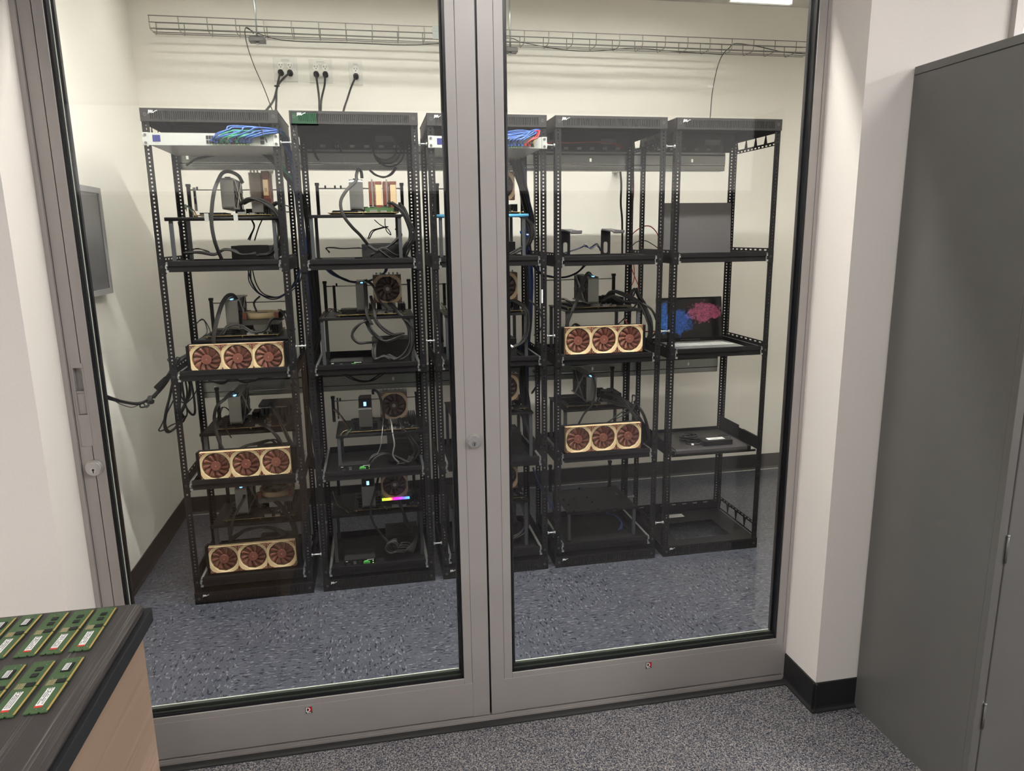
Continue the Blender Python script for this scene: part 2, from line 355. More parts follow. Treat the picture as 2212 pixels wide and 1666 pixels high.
veil = bpy.data.objects.new('veil_band', None); C.objects.link(veil); veil['kind'] = 'structure'; veil['label'] = 'added glowing band for the glass veil, high on the unseen far wall'; veil.location = (0, RY0, 1.95)  # unseen glowing band, added to lay a pale veil on the door glass
part('glow_band', MB().box(RX0, RX1, .002, .006, .03, ZC-1.95-.03), 'veil_glow', veil)
fm_ = MB().box(RX0, RX1, 0, .02, 0, .03).box(RX0, RX1, 0, .02, ZC-1.98, ZC-1.95)
part('window_frame', fm_, 'alu', veil)  # rim of the added band
gs = thing('exit_light', 'green lit panel on the far wall, glaring on the glass before second rack', 'sign light', (-.725, RY0+.03, 2.612))
part('housing', MB().box(-.012, .242, 0, .04, -.012, .112), 'plastic_black', gs, bevel=.004)
part('lit_panel', MB().box(0, .23, .04, .042, 0, .10), 'green_lit', gs)
def cove(path, name):   # vinyl cove base: tall face with a small toe, along a polyline (x, y), the room on its left side
    mb = MB()
    for (x0, y0), (x1, y1), (nx, ny) in path:
        prof = [(0, 0), (.014, 0), (.012, .004), (.006, .010), (.004, .016), (.0035, .100), (0, .102)]
        i = len(mb.v)
        for (x, y) in ((x0, y0), (x1, y1)):
            for d, z in prof: mb.v.append((x+nx*d, y+ny*d, z))
        n = len(prof); mb.f += [(i+k, i+(k+1) % n, i+n+(k+1) % n, i+n+k) for k in range(n)] + [tuple(range(i, i+n)), tuple(range(i+2*n-1, i+n-1, -1))]; mb.smooth += [0]*(n+2)
    struct(name, mb, 'rubber_base')
cove([((XL, YB), (XR, YB), (0, -1))], 'baseboard_back')
cove([((XL, .172), (XL, YB), (1, 0))], 'baseboard_left')
cove([((XG1-.0002, YP-.012), (XG1-.0002, -.002), (-1, 0)), ((XG1-.012, YP), (RX1, YP), (0, -1))], 'baseboard_front_right')
cove([((XG0, YP-.012), (XG0, -.002), (1, 0)), ((RX0, YP), (XG0+.012, YP), (0, -1))], 'baseboard_front_left')
struct('highlight_strip', MB().box(XL+.02, XR, YB-.019, YB-.0145, 0, .003), 'toe_highlight')
# pale strip painting in the highlight along the back baseboard toe
struct('trim_1', MB().box(-1.2, 1.5, -.004, .05, .0, .012).box(XG0, XG1, -.003, .044, .012, .018), 'alu')
struct('trim_2', MB().box(XG0, XG1, -.032, -.004, -.002, .004), 'door_black')

M['seam'] = mat('dark joint', (.13, .12, .12), .5)
M['alu_light'] = mat('bright aluminium joint', (.62, .59, .56), .4, .3)
def door(name, x0, x1, xs0, xs1, label, logo_x, lock_x, recess=None):
    # x0..x1 whole leaf, xs0 / xs1 inner edges of the stiles (where the black gasket starts)
    d = bpy.data.objects.new(name, None); C.objects.link(d); d['kind'] = 'structure'; d['label'] = label; d.location = (x0, 0, .02)
    def P(n, mb, m, **k):
        o = part(n, mb, m, d, **k); o.location = (-x0, 0, -.02); return o
    zt = 2.44
    sm = MB()
    if recess:
        ha, hb, za, zb = recess
        sm.box(x0, ha, 0, .044, .022, zt).box(hb, xs0-.0265, 0, .044, .022, zt).box(ha, hb, 0, .044, .022, za).box(ha, hb, 0, .044, zb, zt).box(ha, hb, .014, .044, za, zb)
    else: sm.box(x0, xs0-.0265, 0, .044, .022, zt)
    P('stile', sm, 'alu')
    P('stile', MB().box(xs1+.0265, x1, 0, .044, .022, zt), 'alu', bevel=.001)
    P('glazing_bead', MB().box(xs0-.0255, xs0, 0, .04, .1415, zt-.1), 'alu', bevel=.001)
    P('glazing_bead', MB().box(xs1, xs1+.0255, 0, .04, .1415, zt-.1), 'alu', bevel=.001)
    P('bottom_rail', MB().box(xs0-.0265, xs1+.0265, .0004, .044, .024, .1405), 'alu')
    P('glazing_bead', MB().box(xs0, xs1, 0, .04, .1415, .160), 'alu', bevel=.001)
    P('seam', MB().box(xs0-.0265, xs0-.0255, .001, .04, .1415, zt-.1), 'seam'); P('seam', MB().box(xs1+.0255, xs1+.0265, .001, .04, .1415, zt-.1), 'seam')
    P('seam', MB().box(xs0-.0265, xs1+.0265, .0002, .04, .1405, .1415), 'alu_light')
    P('top_rail', MB().box(xs0-.0265, xs1+.0265, 0, .044, zt-.1, zt), 'alu')
    P('gasket', MB().box(xs0, xs0+.006, .004, .036, .16, zt-.1).box(xs1-.006, xs1, .004, .036, .16, zt-.1).box(xs0, xs1, .004, .036, .160, .166)
      .box(xs0+.008, xs0+.0145, .026, .038, .166, zt-.1).box(xs1-.012, xs1-.006, .026, .038, .16, zt-.1), 'gasket')
    P('gasket', MB().box(xs0+.006, xs1-.006, .012, .018, .166, .169).box(xs0+.006, xs1-.006, .024, .036, .166, .1765), 'glass_edge', label='dark green inner glazing strip')
    P('glazing_strip', MB().box(xs0+.006, xs1-.006, .0345, .0365, .1765, .1782).box(xs0+.0065, xs0+.0082, .022, .024, .17, zt-.1), 'bright_line', label='bright thin edge of the glass')
    P('glass', MB().box(xs0+.004, xs1-.004, .018, .024, .164, zt-.102), 'glass')
    lg = P('logo_plate', MB().box(logo_x-.0095, logo_x+.0095, -.0008, 0, .1125, .1335), 'ink', label='small black, white and red D emblem')
    def sub(n, mb, m):
        o = part(n, mb, m, lg); return o
    sub('red_panel', MB().box(logo_x-.001, logo_x+.009, -.0012, -.0008, .118, .133), 'logo_red')
    dd = MB().box(logo_x-.008, logo_x-.0055, -.0016, -.0008, .1175, .1328)
    arc = [(logo_x-.005+.0095*math.sin(a), .12515-.0074*math.cos(a)) for a in [PI*k/12 for k in range(13)]]
    inn = [(logo_x-.005+.0068*math.sin(a), .12515-.0052*math.cos(a)) for a in [PI*k/12 for k in range(13)]]
    for k in range(12): dd.prism([arc[k], arc[k+1], inn[k+1], inn[k]], 'y', -.0016, -.0008)
    dd.box(logo_x-.006, logo_x+.006, -.0014, -.0008, .1142, .1158)
    sub('letter', dd, 'label_white')
    lk = P('lock', MB().ring((lock_x, 0, .93), 'y', .0215, .0, -.006, .0, 32).ring((lock_x, 0, .93), 'y', .0185, .0, -.012, -.006, 32), 'brass', label='round keyed lock')
    part('key_cylinder', MB().ring((lock_x, 0, .9255), 'y', .0078, .0, -.0135, -.012, 20), 'zinc', lk)
    part('keyway', MB().box(lock_x-.0012, lock_x+.0012, -.0142, -.0135, .9185, .928).ring((lock_x, 0, .927), 'y', .003, 0, -.0142, -.0135, 12), 'keyway', lk)
    return d, P
dl, PL = door('door_1', -.833, .2465, -.777, .167, 'left sliding glass door with grey aluminium frame and pull', -.307, -.8035, (-.823, -.802, 1.075, 1.2))
dr, PR = door('door_2', .2525, 1.335, .321, 1.241, 'right sliding glass door with grey aluminium frame', .780, 9)
for o in list(dr.children):
    if o.name.startswith('lock'):
        for c in list(o.children): bpy.data.objects.remove(c)
        bpy.data.objects.remove(o)
# second lock, on the meeting stile of the left leaf
lk = PL('lock', MB().ring((.217, 0, .933), 'y', .0205, .0, -.006, .0, 32).ring((.217, 0, .933), 'y', .0175, .0, -.012, -.006, 32), 'brass', label='round keyed lock')
part('key_cylinder', MB().ring((.217, 0, .9285), 'y', .0075, .0, -.0135, -.012, 20), 'zinc', lk)
part('keyway', MB().box(.2158, .2182, -.0142, -.0135, .9215, .931), 'keyway', lk)
# recessed pull on the left stile
hp = MB(); hx0, hx1, hz0, hz1 = -.8265, -.7985, .990, 1.212
hp.box(hx0, hx1, -.0015, 0, hz0, 1.075).box(hx0, hx1, -.0015, 0, 1.2, hz1).box(hx0, hx0+.0035, -.0015, 0, 1.075, 1.2).box(hx1-.0035, hx1, -.0015, 0, 1.075, 1.2)
PL('pull_handle', hp, 'alu', bevel=.0006, label='long flush pull plate')
PL('pull_step', MB().box(hx0+.0035, hx1-.0035, .001, .006, 1.134, 1.138).box(hx0+.0035, hx1-.0035, .004, .0135, 1.076, 1.134), 'alu', bevel=.001)
# dark strip between the leaves
PR('meeting_seal', MB().box(.2465, .2525, .01, .04, .024, 2.43), 'gasket')
# jamb channels
struct('trim_3', MB().box(XG0, -.8345, -.01, .046, .02, 2.44), 'alu')
struct('trim_4', MB().box(1.2675, XG1, -.001, .0, .02, 2.44), 'alu')

# interior window high on the wall behind the cabinet
wn = bpy.data.objects.new('window_1', None); C.objects.link(wn); wn['kind'] = 'structure'; wn['label'] = 'grey framed dark window behind the tall grey cabinet'; wn.location = (1.709, YP, 1.0)
fm = MB().box(0, .028, -.02, 0, 0, 1.6).box(1.5, 1.528, -.02, 0, 0, 1.6).box(0, 1.528, -.02, 0, 0, .028).box(0, 1.528, -.02, 0, 1.572, 1.6)
part('window_frame', fm, 'alu', wn); part('pane', MB().box(.028, 1.5, -.008, -.002, .028, 1.572), 'dark_window', wn)

# lamps
def ceiling_light(name, x0, x1, y0, y1, em, label, group=None):
    t = thing(name, label, 'light', ((x0+x1)/2, (y0+y1)/2, ZC), group)
    hx, hy = (x1-x0)/2, (y1-y0)/2
    part('frame', MB().box(-hx-.03, -hx, -hy-.03, hy+.03, -.03, 0).box(hx, hx+.03, -hy-.03, hy+.03, -.03, 0).box(-hx, hx, -hy-.03, -hy, -.03, 0).box(-hx, hx, hy, hy+.03, -.03, 0), 'white_steel', t)
    part('diffuser', MB().box(-hx, hx, -hy, hy, -.022, -.018), em, t)
ceiling_light('ceiling_light', -.95, 1.75, 1.63, 1.69, 'emit_closet', 'long narrow ceiling light inside the closet above the racks')
ceiling_light('ceiling_light', -.95, 1.75, .31, .36, 'emit_front', 'long narrow ceiling light inside the closet just behind the doors')
for x, y, q, em in [(.55, -1.6, 'middle', 'emit_room'), (2.25, -1.63, 'right', 'emit_room'), (-3.5, -2.6, 'added near left', 'emit_fill'), (-4.4, -4.0, 'added far left', 'emit_fill'), (3.95, -2.9, 'added far right', 'emit_fill')]:  # left and far right lamps are added fill, outside the glass reflections
    ceiling_light('ceiling_light', x-.3, x+.3, y-.3, y+.3, em, f'{q} square ceiling light in the room in front of the closet', 'ceiling lights in the front room')

# ------------------------------------------------------------------ equipment racks
RKX = [-.8586, -.3285, .196, .721, 1.2515]; W = .487; D = .41; H = 2.0; Y0 = 1.0
TRAY = [1.438, 1.008, .551, .118]               # top of the front lip of each sliding tray
HN = ['leftmost', 'second', 'middle', 'fourth', 'rightmost']
RN = ['leftmost rack', 'second rack', 'middle rack', 'fourth rack', 'rightmost rack']
LN = ['top', 'second', 'third', 'lowest']
def post_mb():
    # L-shaped upright, corner at the origin, front flange runs +x, side flange runs +y
    mb = MB(); t = .002; h = .0032; wF = .026; wS = .030; z0, z1 = .05, 1.955
    mb.box(0, .013-h, 0, t, z0, z1).box(.013+h, wF, 0, t, z0, z1)
    mb.box(0, t, t, .016-h, z0, z1).box(0, t, .016+h, wS, z0, z1)
    z = z0; k = 0
    zc = z0+.012
    while zc < z1:
        mb.box(.013-h, .013+h, 0, t, z, zc-h); mb.box(0, t, .016-h, .016+h, z, zc-h)
        z = zc+h; zc += .0148
    mb.box(.013-h, .013+h, 0, t, z, z1); mb.box(0, t, .016-h, .016+h, z, z1)
    return mb
_post = post_mb().mesh('post'); _post.materials.append(M['steel_dark'])
def mm_logo(parent, x, y, z, s=1):
    mb = MB()
    p = [(0, -.006), (.003, .006), (.0045, .007), (.005, -.003), (.0085, .006), (.010, .0065), (.0105, -.003), (.014, .006), (.0155, .006), (.016, -.002), (.019, .0), (.024, .004), (.032, .0065)]
    mb.tube(smooth([(a*s, 0, b*s) for a, b in p], 3), (.0006, .0011*s), 6, flat=(0, 1, 0))
    mb.tube([(0, 0, .005*s), (.003*s, 0, .006*s)], .0007, 5)
    o = part('maker_mark', mb, 'label_white', parent, label='small white script mark'); o.location = (x, y, z); return o
def slot_panel(mb, x0, x1, y0, y1, z0, z1, sx0, sx1, sz0, sz1, pitch=.0074, w=.0034):
    mb.box(x0, x1, y0, y1, z0, sz0).box(x0, x1, y0, y1, sz1, z1)
    x = sx0; last = x0
    while x < sx1:
        mb.box(last, x, y0, y1, sz0, sz1); last = x+w; x += pitch
    mb.box(last, x1, y0, y1, sz0, sz1)
def truss(mb, x, t, ya, yb, za, zb, n=4, slots=True):
    # side brace with trapezoid windows between ya..yb
    mb.box(x, x+t, ya, yb, zb-.008, zb)
    mb.box(x, x+t, ya, yb, za+.010, za+.018); mb.box(x, x+t, ya, yb, za, za+.004)
    m = 11; wd = (yb-ya)/m
    for k in range(m+1):
        yc = ya+k*wd; mb.box(x, x+t, max(ya, yc-.007), min(yb, yc+.007), za+.004, za+.010)
    ym = (yb-ya)/n
    for k in range(n+1):
        yc = ya+k*ym; w0, w1 = (.014, .004)
        pts = [(max(ya, yc-w0), za+.018), (min(yb, yc+w0), za+.018), (min(yb, yc+w1), zb-.008), (max(ya, yc-w1), zb-.008)]
        mb.prism(pts, 'x', x, x+t)
def build_rack(i, trays):
    r = thing('equipment_rack', {0: 'leftmost black open equipment rack with white network switch', 1: 'second black open equipment rack from the left, green glare on its top',
        2: 'middle black open equipment rack behind the meeting door stiles', 3: 'fourth black open equipment rack from the left, holding two small stands',
        4: 'rightmost black open equipment rack holding two laptops'}[i], 'rack', (RKX[i], Y0, 0), 'black open equipment racks in a row')
    for (x, y, sx, sy) in ((0, 0, 1, 1), (W, 0, -1, 1), (0, D, 1, -1), (W, D, -1, -1)):
        o = bpy.data.objects.new('post', _post); link(o, r); o.location = (x, y, 0); o.scale = (sx, sy, 1)
    # top cover
    mb = MB(); slot_panel(mb, -.001, W+.001, -.006, -.003, 1.953, 2.0, .034, W-.034, 1.961, 1.990)
    mb.box(0, W, -.003, D+.004, 1.998, 2.0).box(-.001, 0, -.006, .02, 1.953, 2.0).box(W, W+.001, -.006, .02, 1.953, 2.0)
    mb.box(.0, W, .002, .004, 1.953, 1.957)
    mb.box(.004, W-.004, .0005, .001, 1.957, 1.996)
    top = part('top_cover', mb, 'steel_cover', r)
    rp = MB(); rp.box(.003, W-.003, D-.002, D, 1.925, 1.998).box(.02, W-.02, D-.002, D, 1.905, 1.914)
    for k in range(7):
        xa = .02+(W-.04)*k/7; rp.box(xa+.022, xa+(W-.04)/7, D-.002, D, 1.914, 1.925)
    rp.box(.02, .042, D-.002, D, 1.914, 1.925)
    part('rear_panel', rp, 'steel_cover', top)
    for xs in (.016, W-.016): part('screw', MB().ring((xs, -.006, 1.978), 'y', .006, .0035, -.001, .001, 20), 'zinc_dark', top)
    mm_logo(top, .028, -.0068, 1.985)
    if i in (1, 3, 4):
        part('rating_label', MB().box(W-.16, W-.08, D-.0035, D-.002, 1.94, 1.965), 'label_grey', top, label='grey rating label')
    sd = MB(); truss(sd, .002, .0015, .03, D-.03, 1.895, 1.955); sd.box(.002, .0035, .0, D, 1.955, 1.998)
    part('side_brace', sd, 'steel_dark', r)
    sd = MB(); truss(sd, W-.0035, .0015, .03, D-.03, 1.895, 1.955); sd.box(W-.0035, W-.002, .0, D, 1.955, 1.998)
    part('side_brace', sd, 'steel_dark', r)
    # base
    mb = MB(); slot_panel(mb, -.001, W+.001, -.006, -.003, .0, .052, .034, W-.034, .010, .042)
    mb.box(0, .1, -.003, D, .044, .047).box(W-.1, W, -.003, D, .044, .047).box(.1, W-.1, -.003, .07, .044, .047).box(.1, W-.1, .27, D, .044, .047)
    mb.box(0, .002, -.003, D, 0, .047).box(W-.002, W, -.003, D, 0, .047)
    bs = part('base', mb, 'steel_dark', r)
    part('vent_back', MB().box(.004, W-.004, -.002, -.0015, .004, .044), 'slot', bs)
    rp = MB().box(.0, W, D-.002, D, .0, .085).box(0, W, D-.002, D, .092, .1)
    for k in range(8):
        xa = W*k/8; rp.box(xa, xa+W/8-.025, D-.002, D, .085, .092)
    part('rear_flange', rp, 'steel_dark', bs)
    for xs in (.016, W-.016): part('screw', MB().ring((xs, -.006, .026), 'y', .005, .003, -.001, .001, 20), 'zinc_dark', bs)
    mm_logo(bs, .032, -.0068, .037, .8)
    for x in (.002, W-.0035):
        sd = MB(); truss(sd, x, .0015, .03, D-.03, .055, .125, 4)
        # flip so that slots are on top
        sd.v = [(a, b, .180-c) for a, b, c in sd.v]
        part('side_brace', sd, 'steel_dark', r)
    for k, zt in enumerate(TRAY):
        if k not in trays: continue
        dz = {0: [.004, .002, .002, .004], 1: [0, 0, -.003, -.006], 2: [0, 0, 0, 0], 3: [-.006, -.008, 0, .002], 4: [-.003, -.001, 0, 0]}[i][k]
        z = zt+dz
        mb = MB(); x0, x1 = .040, W-.040
        mb.box(x0-.002, x1+.002, -.004, -.001, z-.043, z).box(x0-.002, x1+.002, -.008, -.004, z-.020, z-.003)        # moulded lip
        mb.box(x0, x1, -.001, .385, z-.036, z-.034)
        mb.box(x0, x0+.0015, -.001, .385, z-.036, z-.004).box(x1-.0015, x1, -.001, .385, z-.036, z-.004).box(x0, x1, .3835, .385, z-.036, z-.004)
        sh = part('sliding_shelf', mb, 'steel_dark', r, bevel=.0008)
        for xa, s in ((x0-.013, 1), (x1, 1)):
            sl = MB(); sl.box(xa, xa+.013, -.003, .36, z-.010, z-.007).box(xa, xa+.002, -.003, .36, z-.043, z-.007).box(xa+.004, xa+.006, -.003, .37, z-.038, z-.004)
            sl.box(xa+.008, xa+.013, -.003, .36, z-.04, z-.036).box(xa+.002, xa+.012, -.006, -.002, z-.044, z-.036).box(xa+.003, xa+.010, -.006, -.002, z-.020, z-.012).box(xa+.0005, xa+.004, -.007, -.002, z-.030, z-.018)
            part('slide_rail', sl, 'zinc', sh, label='zinc ball slide')
        for xa in (.004, W-.006):
            br = MB(); br.box(xa, xa+.0015, .01, D-.01, z-.046, z+.002).box(xa, xa+.0015, .03, D-.03, z+.008, z+.014)
            for q in range(8): ya = .03+q*(D-.06)/8; br.box(xa, xa+.0015, ya, ya+.022, z+.002, z+.008)
            if xa < .1: br.box(.001, .030, -.003, -.001, z-.05, z+.004)
            else: br.box(W-.030, W-.001, -.003, -.001, z-.05, z+.004)
            bo = part('shelf_bracket', br, 'steel_dark', r)
            xs = .014 if xa < .1 else W-.014
            part('screw', MB().ring((xs, -.003, z-.022), 'y', .0045, .0025, -.0015, .001, 16), 'zinc_dark', bo)
    return r
M['zinc_dark'] = mat('dull dark screw', (.10, .10, .10), .4, .6)
M['label_grey'] = mat('grey label', (.16, .16, .165), .4)
for i in range(5):
    build_rack(i, {0: (0, 1, 2, 3), 1: (0, 1, 2, 3), 2: (0, 1, 2, 3), 3: (0, 1, 2, 3), 4: (0, 1)}[i])

# spacer bolts joining neighbouring racks
def spacer(i, y, z, where):
    x0 = RKX[i]+W; x1 = RKX[i+1]
    mb = MB().cyl((x0-.003, 0, 0), (x1+.003, 0, 0), .0035, 10); b = MB()
    o = part('spacer_bolt', mb, 'zinc'); o.location = (0, y, z)
    tag(o, f'zinc spacer bolt joining the {HN[i]} and {HN[i+1]} racks, {where}', 'bolt', 'zinc bolts between the racks')
    part('bolt_head', MB().cyl((x0+.0005, 0, 0), (x0+.006, 0, 0), .0075, 6), 'zinc', o)
    part('bolt_head', MB().cyl((x1-.006, 0, 0), (x1-.0005, 0, 0), .0075, 6), 'zinc', o)
for i in range(4):
    spacer(i, 1.005, 1.884, 'upper front'); spacer(i, 1.005, 1.09, 'middle front'); spacer(i, 1.005, .174, 'lower front')
    spacer(i, 1.40, 1.83, 'upper rear')
for i in (0, 1, 3): spacer(i, 1.40, .16, 'lower rear')

# ------------------------------------------------------------------ galvanised wireways behind the racks
def wireway(z, label, x0, x1):
    t = thing('wireway', label, 'cable duct', (x0, 1.425, z), 'galvanised wireways behind the racks'); L = x1-x0
    mb = MB()
    holes = [.05, .86, 1.86, 2.38]; last = 0
    for h in holes:
        mb.box(last, h, 0, .002, .028, .070); mb.box(h, h+.010, 0, .002, .028, .040); mb.box(h, h+.010, 0, .002, .055, .070); last = h+.010
    mb.box(last, L, 0, .002, .028, .070)
    mb.box(0, L, .002, .06, .068, .070)
    part('duct_body', mb, 'galv', t)
    part('duct_cover', MB().box(0, L, .004, .006, .078, .106).box(0, L, .004, .06, .104, .106), 'galv', t)
    part('duct_cover', MB().box(0, L, .004, .006, .0, .022).box(0, L, .004, .06, 0, .002), 'galv', t)
    part('gap_strip', MB().box(0, L, .003, .0045, .070, .078).box(0, L, .003, .0045, .0225, .0275), 'galv_dark', t)
    for k in range(3):
        part('wall_bracket', MB().box(.3+k*.95, .33+k*.95, .0075, YB-1.425, .044, .06), 'galv', t)
wireway(1.821, 'upper galvanised steel wireway running behind the racks', -.86, 1.70)
wireway(.806, 'lower galvanised steel wireway running behind the racks', -.84, 1.71)

# ------------------------------------------------------------------ wire cable tray on the back wall
tx0, tx1, tya, tyb, tz0, tz1 = -1.02, 2.45, 1.90, 2.02, 2.50, 2.557
t = thing('cable_tray', 'long zinc wire basket cable tray above the racks', 'cable tray', (tx0, tya, tz0)); L = tx1-tx0
wr = .0022
def lw(mb, y, z): mb.tube([(0, y, z), (L, y, z)], wr, 6)
mb = MB()
for y, z in ((0, tz1-tz0), (0, .028), (.012, .004), (.062, 0), (tyb-tya-.012, .004), (tyb-tya, .028), (tyb-tya, tz1-tz0)): lw(mb, y, z)
part('long_wire', mb, 'zinc_wire', t)
mb = MB(); x = .004
while x < L:
    mb.tube([(x, 0, tz1-tz0), (x, 0, .016), (x, .006, .004), (x, .014, -.001), (x, tyb-tya-.014, -.001), (x, tyb-tya-.006, .004), (x, tyb-tya, .016), (x, tyb-tya, tz1-tz0)], wr, 6); x += .129
part('cross_wire', mb, 'zinc_wire', t)
part('splice_clip', MB().box(1.335, 1.365, -.006, -.002, .0, .062).box(1.33, 1.37, -.008, -.006, .012, .02).box(1.33, 1.37, -.008, -.006, .034, .046), 'zinc', t, label='bright splice clip')
for k, px in enumerate((555, 1102)):
    p = at(px, 78 if k == 0 else 101, 1.95)
    rd = part('threaded_rod', MB().cyl((0, 0, -.02), (0, 0, ZC-p.z), .0048, 8), 'zinc'); rd.location = (p.x, 1.95, p.z)
    tag(rd, ['zinc threaded rod hanging the tray near its left end', 'zinc threaded rod hanging the tray beside the door stile'][k], 'rod', 'rods hanging the tray')
    hb = part('hanger_bracket', MB().box(-.038, .038, -.02, .035, -.028, -.008).box(-.034, .034, -.022, -.02, -.026, -.006), 'zinc_dark', rd, label='dark hanger clamp under the tray', bevel=.004)
    part('nut', MB().cyl((0, -.0, -.040), (0, 0, -.028), .008, 6), 'zinc', rd)

# ------------------------------------------------------------------ wall outlets and plugs
def outlet(px0, px1, py0, py1, gangs, name, plugs):
    a = at(px0, py0, YB); b = at(px1, py1, YB); cx = (a.x+b.x)/2; cz = (a.z+b.z)/2; w = .07 if gangs == 1 else .116; h = .117
    t = thing('wall_outlet', name, 'outlet', (cx, YB, cz), 'outlets on the back wall')
    part('cover_plate', MB().box(-w/2, w/2, -.004, 0, -h/2, h/2), 'outlet', t, bevel=.0015)
    part('writing', MB().box(-w*.18, w*.16, -.0045, -.004, h/2-.014, h/2-.012).box(-w*.18, w*.2, -.0045, -.004, h/2-.019, h/2-.017), 'ink_faint', t)
    for g in range(gangs):
        gx = 0 if gangs == 1 else (-.023 + .046*g)
        for s in (1, -1):
            zc = .019*s - .002
            rc = part('receptacle', MB().ring((gx, 0, zc), 'y', .0165, 0, -.007, -.004, 24), 'outlet_white', t)
            part('slots', MB().box(gx-.0075, gx-.0055, -.0078, -.007, zc, zc+.008).box(gx-.0105, gx-.0055, -.0078, -.007, zc+.003, zc+.005).box(gx+.0055, gx+.0075, -.0078, -.007, zc-.001, zc+.008).ring((gx, 0, zc-.007), 'y', .0027, 0, -.0078, -.007, 10), 'ink', rc)
        pl = plugs[g]
        z0 = cz-.021; x0 = cx+gx
        path = [Vector((x0, YB-.030, z0)), Vector((x0, YB-.05, z0-.004))] + [at(px, py, yy) for px, py, yy in pl[0]]
        o = part('mains_cable', MB().tube(smooth(path, 6), .0052, 8), 'cable'); tag(o, pl[1], 'power cord', 'cords plugged into the wall outlets')
        part('plug', MB().cyl((x0, YB-.0085, z0), (x0, YB-.036, z0), .0145, 14).cyl((x0, YB-.036, z0), (x0, YB-.052, z0-.004), .009, 10), 'plastic_black', o)
M['ink_faint'] = mat('faint grey print', (.30, .30, .29), .6)
outlet(589, 645, 122, 178, 2, 'leftmost steel outlet plate with two black plugs on back wall',
       [([(600, 180, 1.99), (597, 195, 1.93), (590, 218, 1.75), (574, 240, 1.5)], 'left cord of the leftmost outlet plate, dropping behind the leftmost rack'),
        ([(606, 176, 2.0), (598, 192, 1.93), (597, 215, 1.8), (596, 240, 1.6)], 'right cord of the leftmost outlet plate, dropping behind the leftmost rack')])
outlet(666, 720, 126, 181, 2, 'middle steel outlet plate with two black plugs on back wall',
       [([(686, 185, 2.0), (689, 210, 1.9), (690, 238, 1.7), (690, 300, 1.45)], 'left cord of the middle outlet plate, dropping behind the second rack'),
        ([(701, 185, 2.0), (695, 212, 1.9), (693, 238, 1.7), (694, 300, 1.46)], 'right cord of the middle outlet plate, dropping behind the second rack')])
outlet(752, 785, 131, 185, 1, 'rightmost steel outlet plate with one black plug on back wall',
       [([(758, 190, 2.0), (750, 215, 1.9), (742, 240, 1.75), (730, 300, 1.5)], 'cord of the single outlet plate, slanting behind the second rack')])
o = part('cable_tie', MB().tube(circle_pts(at(598, 186, 1.955), .011, 14, 'z'), .003, 6, closed=True), 'cable_grey'); tag(o, 'grey strap binding the two cords below the leftmost outlet', 'cable strap')
# thin cables that leave the tray
def cable(pts, r, m, label, group=None, name='cable', flat=None, n=7, k=6, cat='cable'):
    P = [at(*p) if not isinstance(p, Vector) else p for p in pts]
    o = part(name, MB().tube(smooth(P, k), r, n, flat=flat), m); tag(o, label, cat, group); return o
c = cable([(548, 73, 1.93), (538, 62, 1.915), (531, 60, 1.905), (529, 72, 1.895), (536, 105, 1.89), (550, 145, 1.86), (570, 190, 1.7), (588, 238, 1.5)], .0021, 'cable_grey', 'thin grey cable hanging from left end of tray to leftmost rack')
c = cable([(531, 60, 1.96), (560, 73, 1.96), (620, 88, 1.97), (760, 93, 1.98), (900, 97, 1.98), (1085, 82, 1.97), (1130, 92, 1.97), (1220, 108, 1.97), (1290, 110, 1.97), (1370, 104, 1.97), (1470, 112, 1.97), (1560, 118, 1.97)], .0019, 'cable_grey', 'thin grey cable lying along inside of the wire tray')
c = cable([(1745, 117, 1.97), (1690, 112, 1.97), (1640, 101, 1.97), (1590, 94, 1.96), (1575, 104, 1.93), (1562, 117, 1.895), (1553, 135, 1.88), (1545, 165, 1.87), (1538, 205, 1.8), (1534, 255, 1.5), (1532, 262, 1.46), (1536, 300, 1.45), (1542, 320, 1.44)], .0023, 'cable_grey', 'thin grey cable with white tag hanging from tray to rightmost rack')
p = at(1535, 187, 1.84); part('cable_tag', MB().box(p.x-.017, p.x+.014, p.y-.001, p.y, p.z-.006, p.z+.006), 'label_white', c, label='white cable tag')

# ------------------------------------------------------------------ network switches with patch cables
def switch(i, label):
    t = thing('network_switch', label, 'network switch', (RKX[i], Y0, 1.868), 'white rack mounted network switches')
    part('case', MB().box(.022, W-.022, -.012, .36, .001, .0435), 'white_steel', t, bevel=.0012)
    fp = part('face_plate', MB().box(.022, W-.022, -.014, -.012, .0, .0445), 'white_steel', t)
    for xa in (.0005, W-.0225):
        e = part('mounting_ear', MB().box(xa, xa+.022, -.0155, -.0125, -.001, .0455), 'white_steel', t, bevel=.001)
        for zz in (.008, .036): part('screw', MB().ring((xa+.011, -.0155, zz), 'y', .005, 0, -.0025, .0, 14), 'zinc_dark', e)
    part('display', MB().box(.036, .063, -.0152, -.014, .012, .036), 'screen_blue', t, label='small dark blue square display')
    part('writing', MB().box(.042, .056, -.0144, -.014, .005, .0065), 'ink_faint', t)
    for g, (gx, n) in enumerate(((.222, 8), (.308, 7))):
        b = MB()
        for r_ in range(2):
            for k in range(n-1 if g else n):
                xa = gx+.0012+k*.0098; z_ = .006+r_*.0165
                b.box(xa, xa+.0082, -.0152, -.0145, z_, z_+.013)
        po = part('port_block', b, 'slot', t)
    part('uplink_ports', MB().box(.418, .432, -.0152, -.0145, .006, .020).box(.418, .432, -.0152, -.0145, .023, .036), 'slot', t)
    lb = MB()
    for k in (2, 4, 6, 11, 12, 13, 15): lb.box(.222+k*.0105, .2232+k*.0105, -.0158, -.0152, .0035, .005)
    part('indicator_lights', lb, 'led_green', t)
    return t
switch(0, 'white network switch with blue and green cables in the leftmost rack')
switch(2, 'white network switch with blue and red cables in the middle rack')
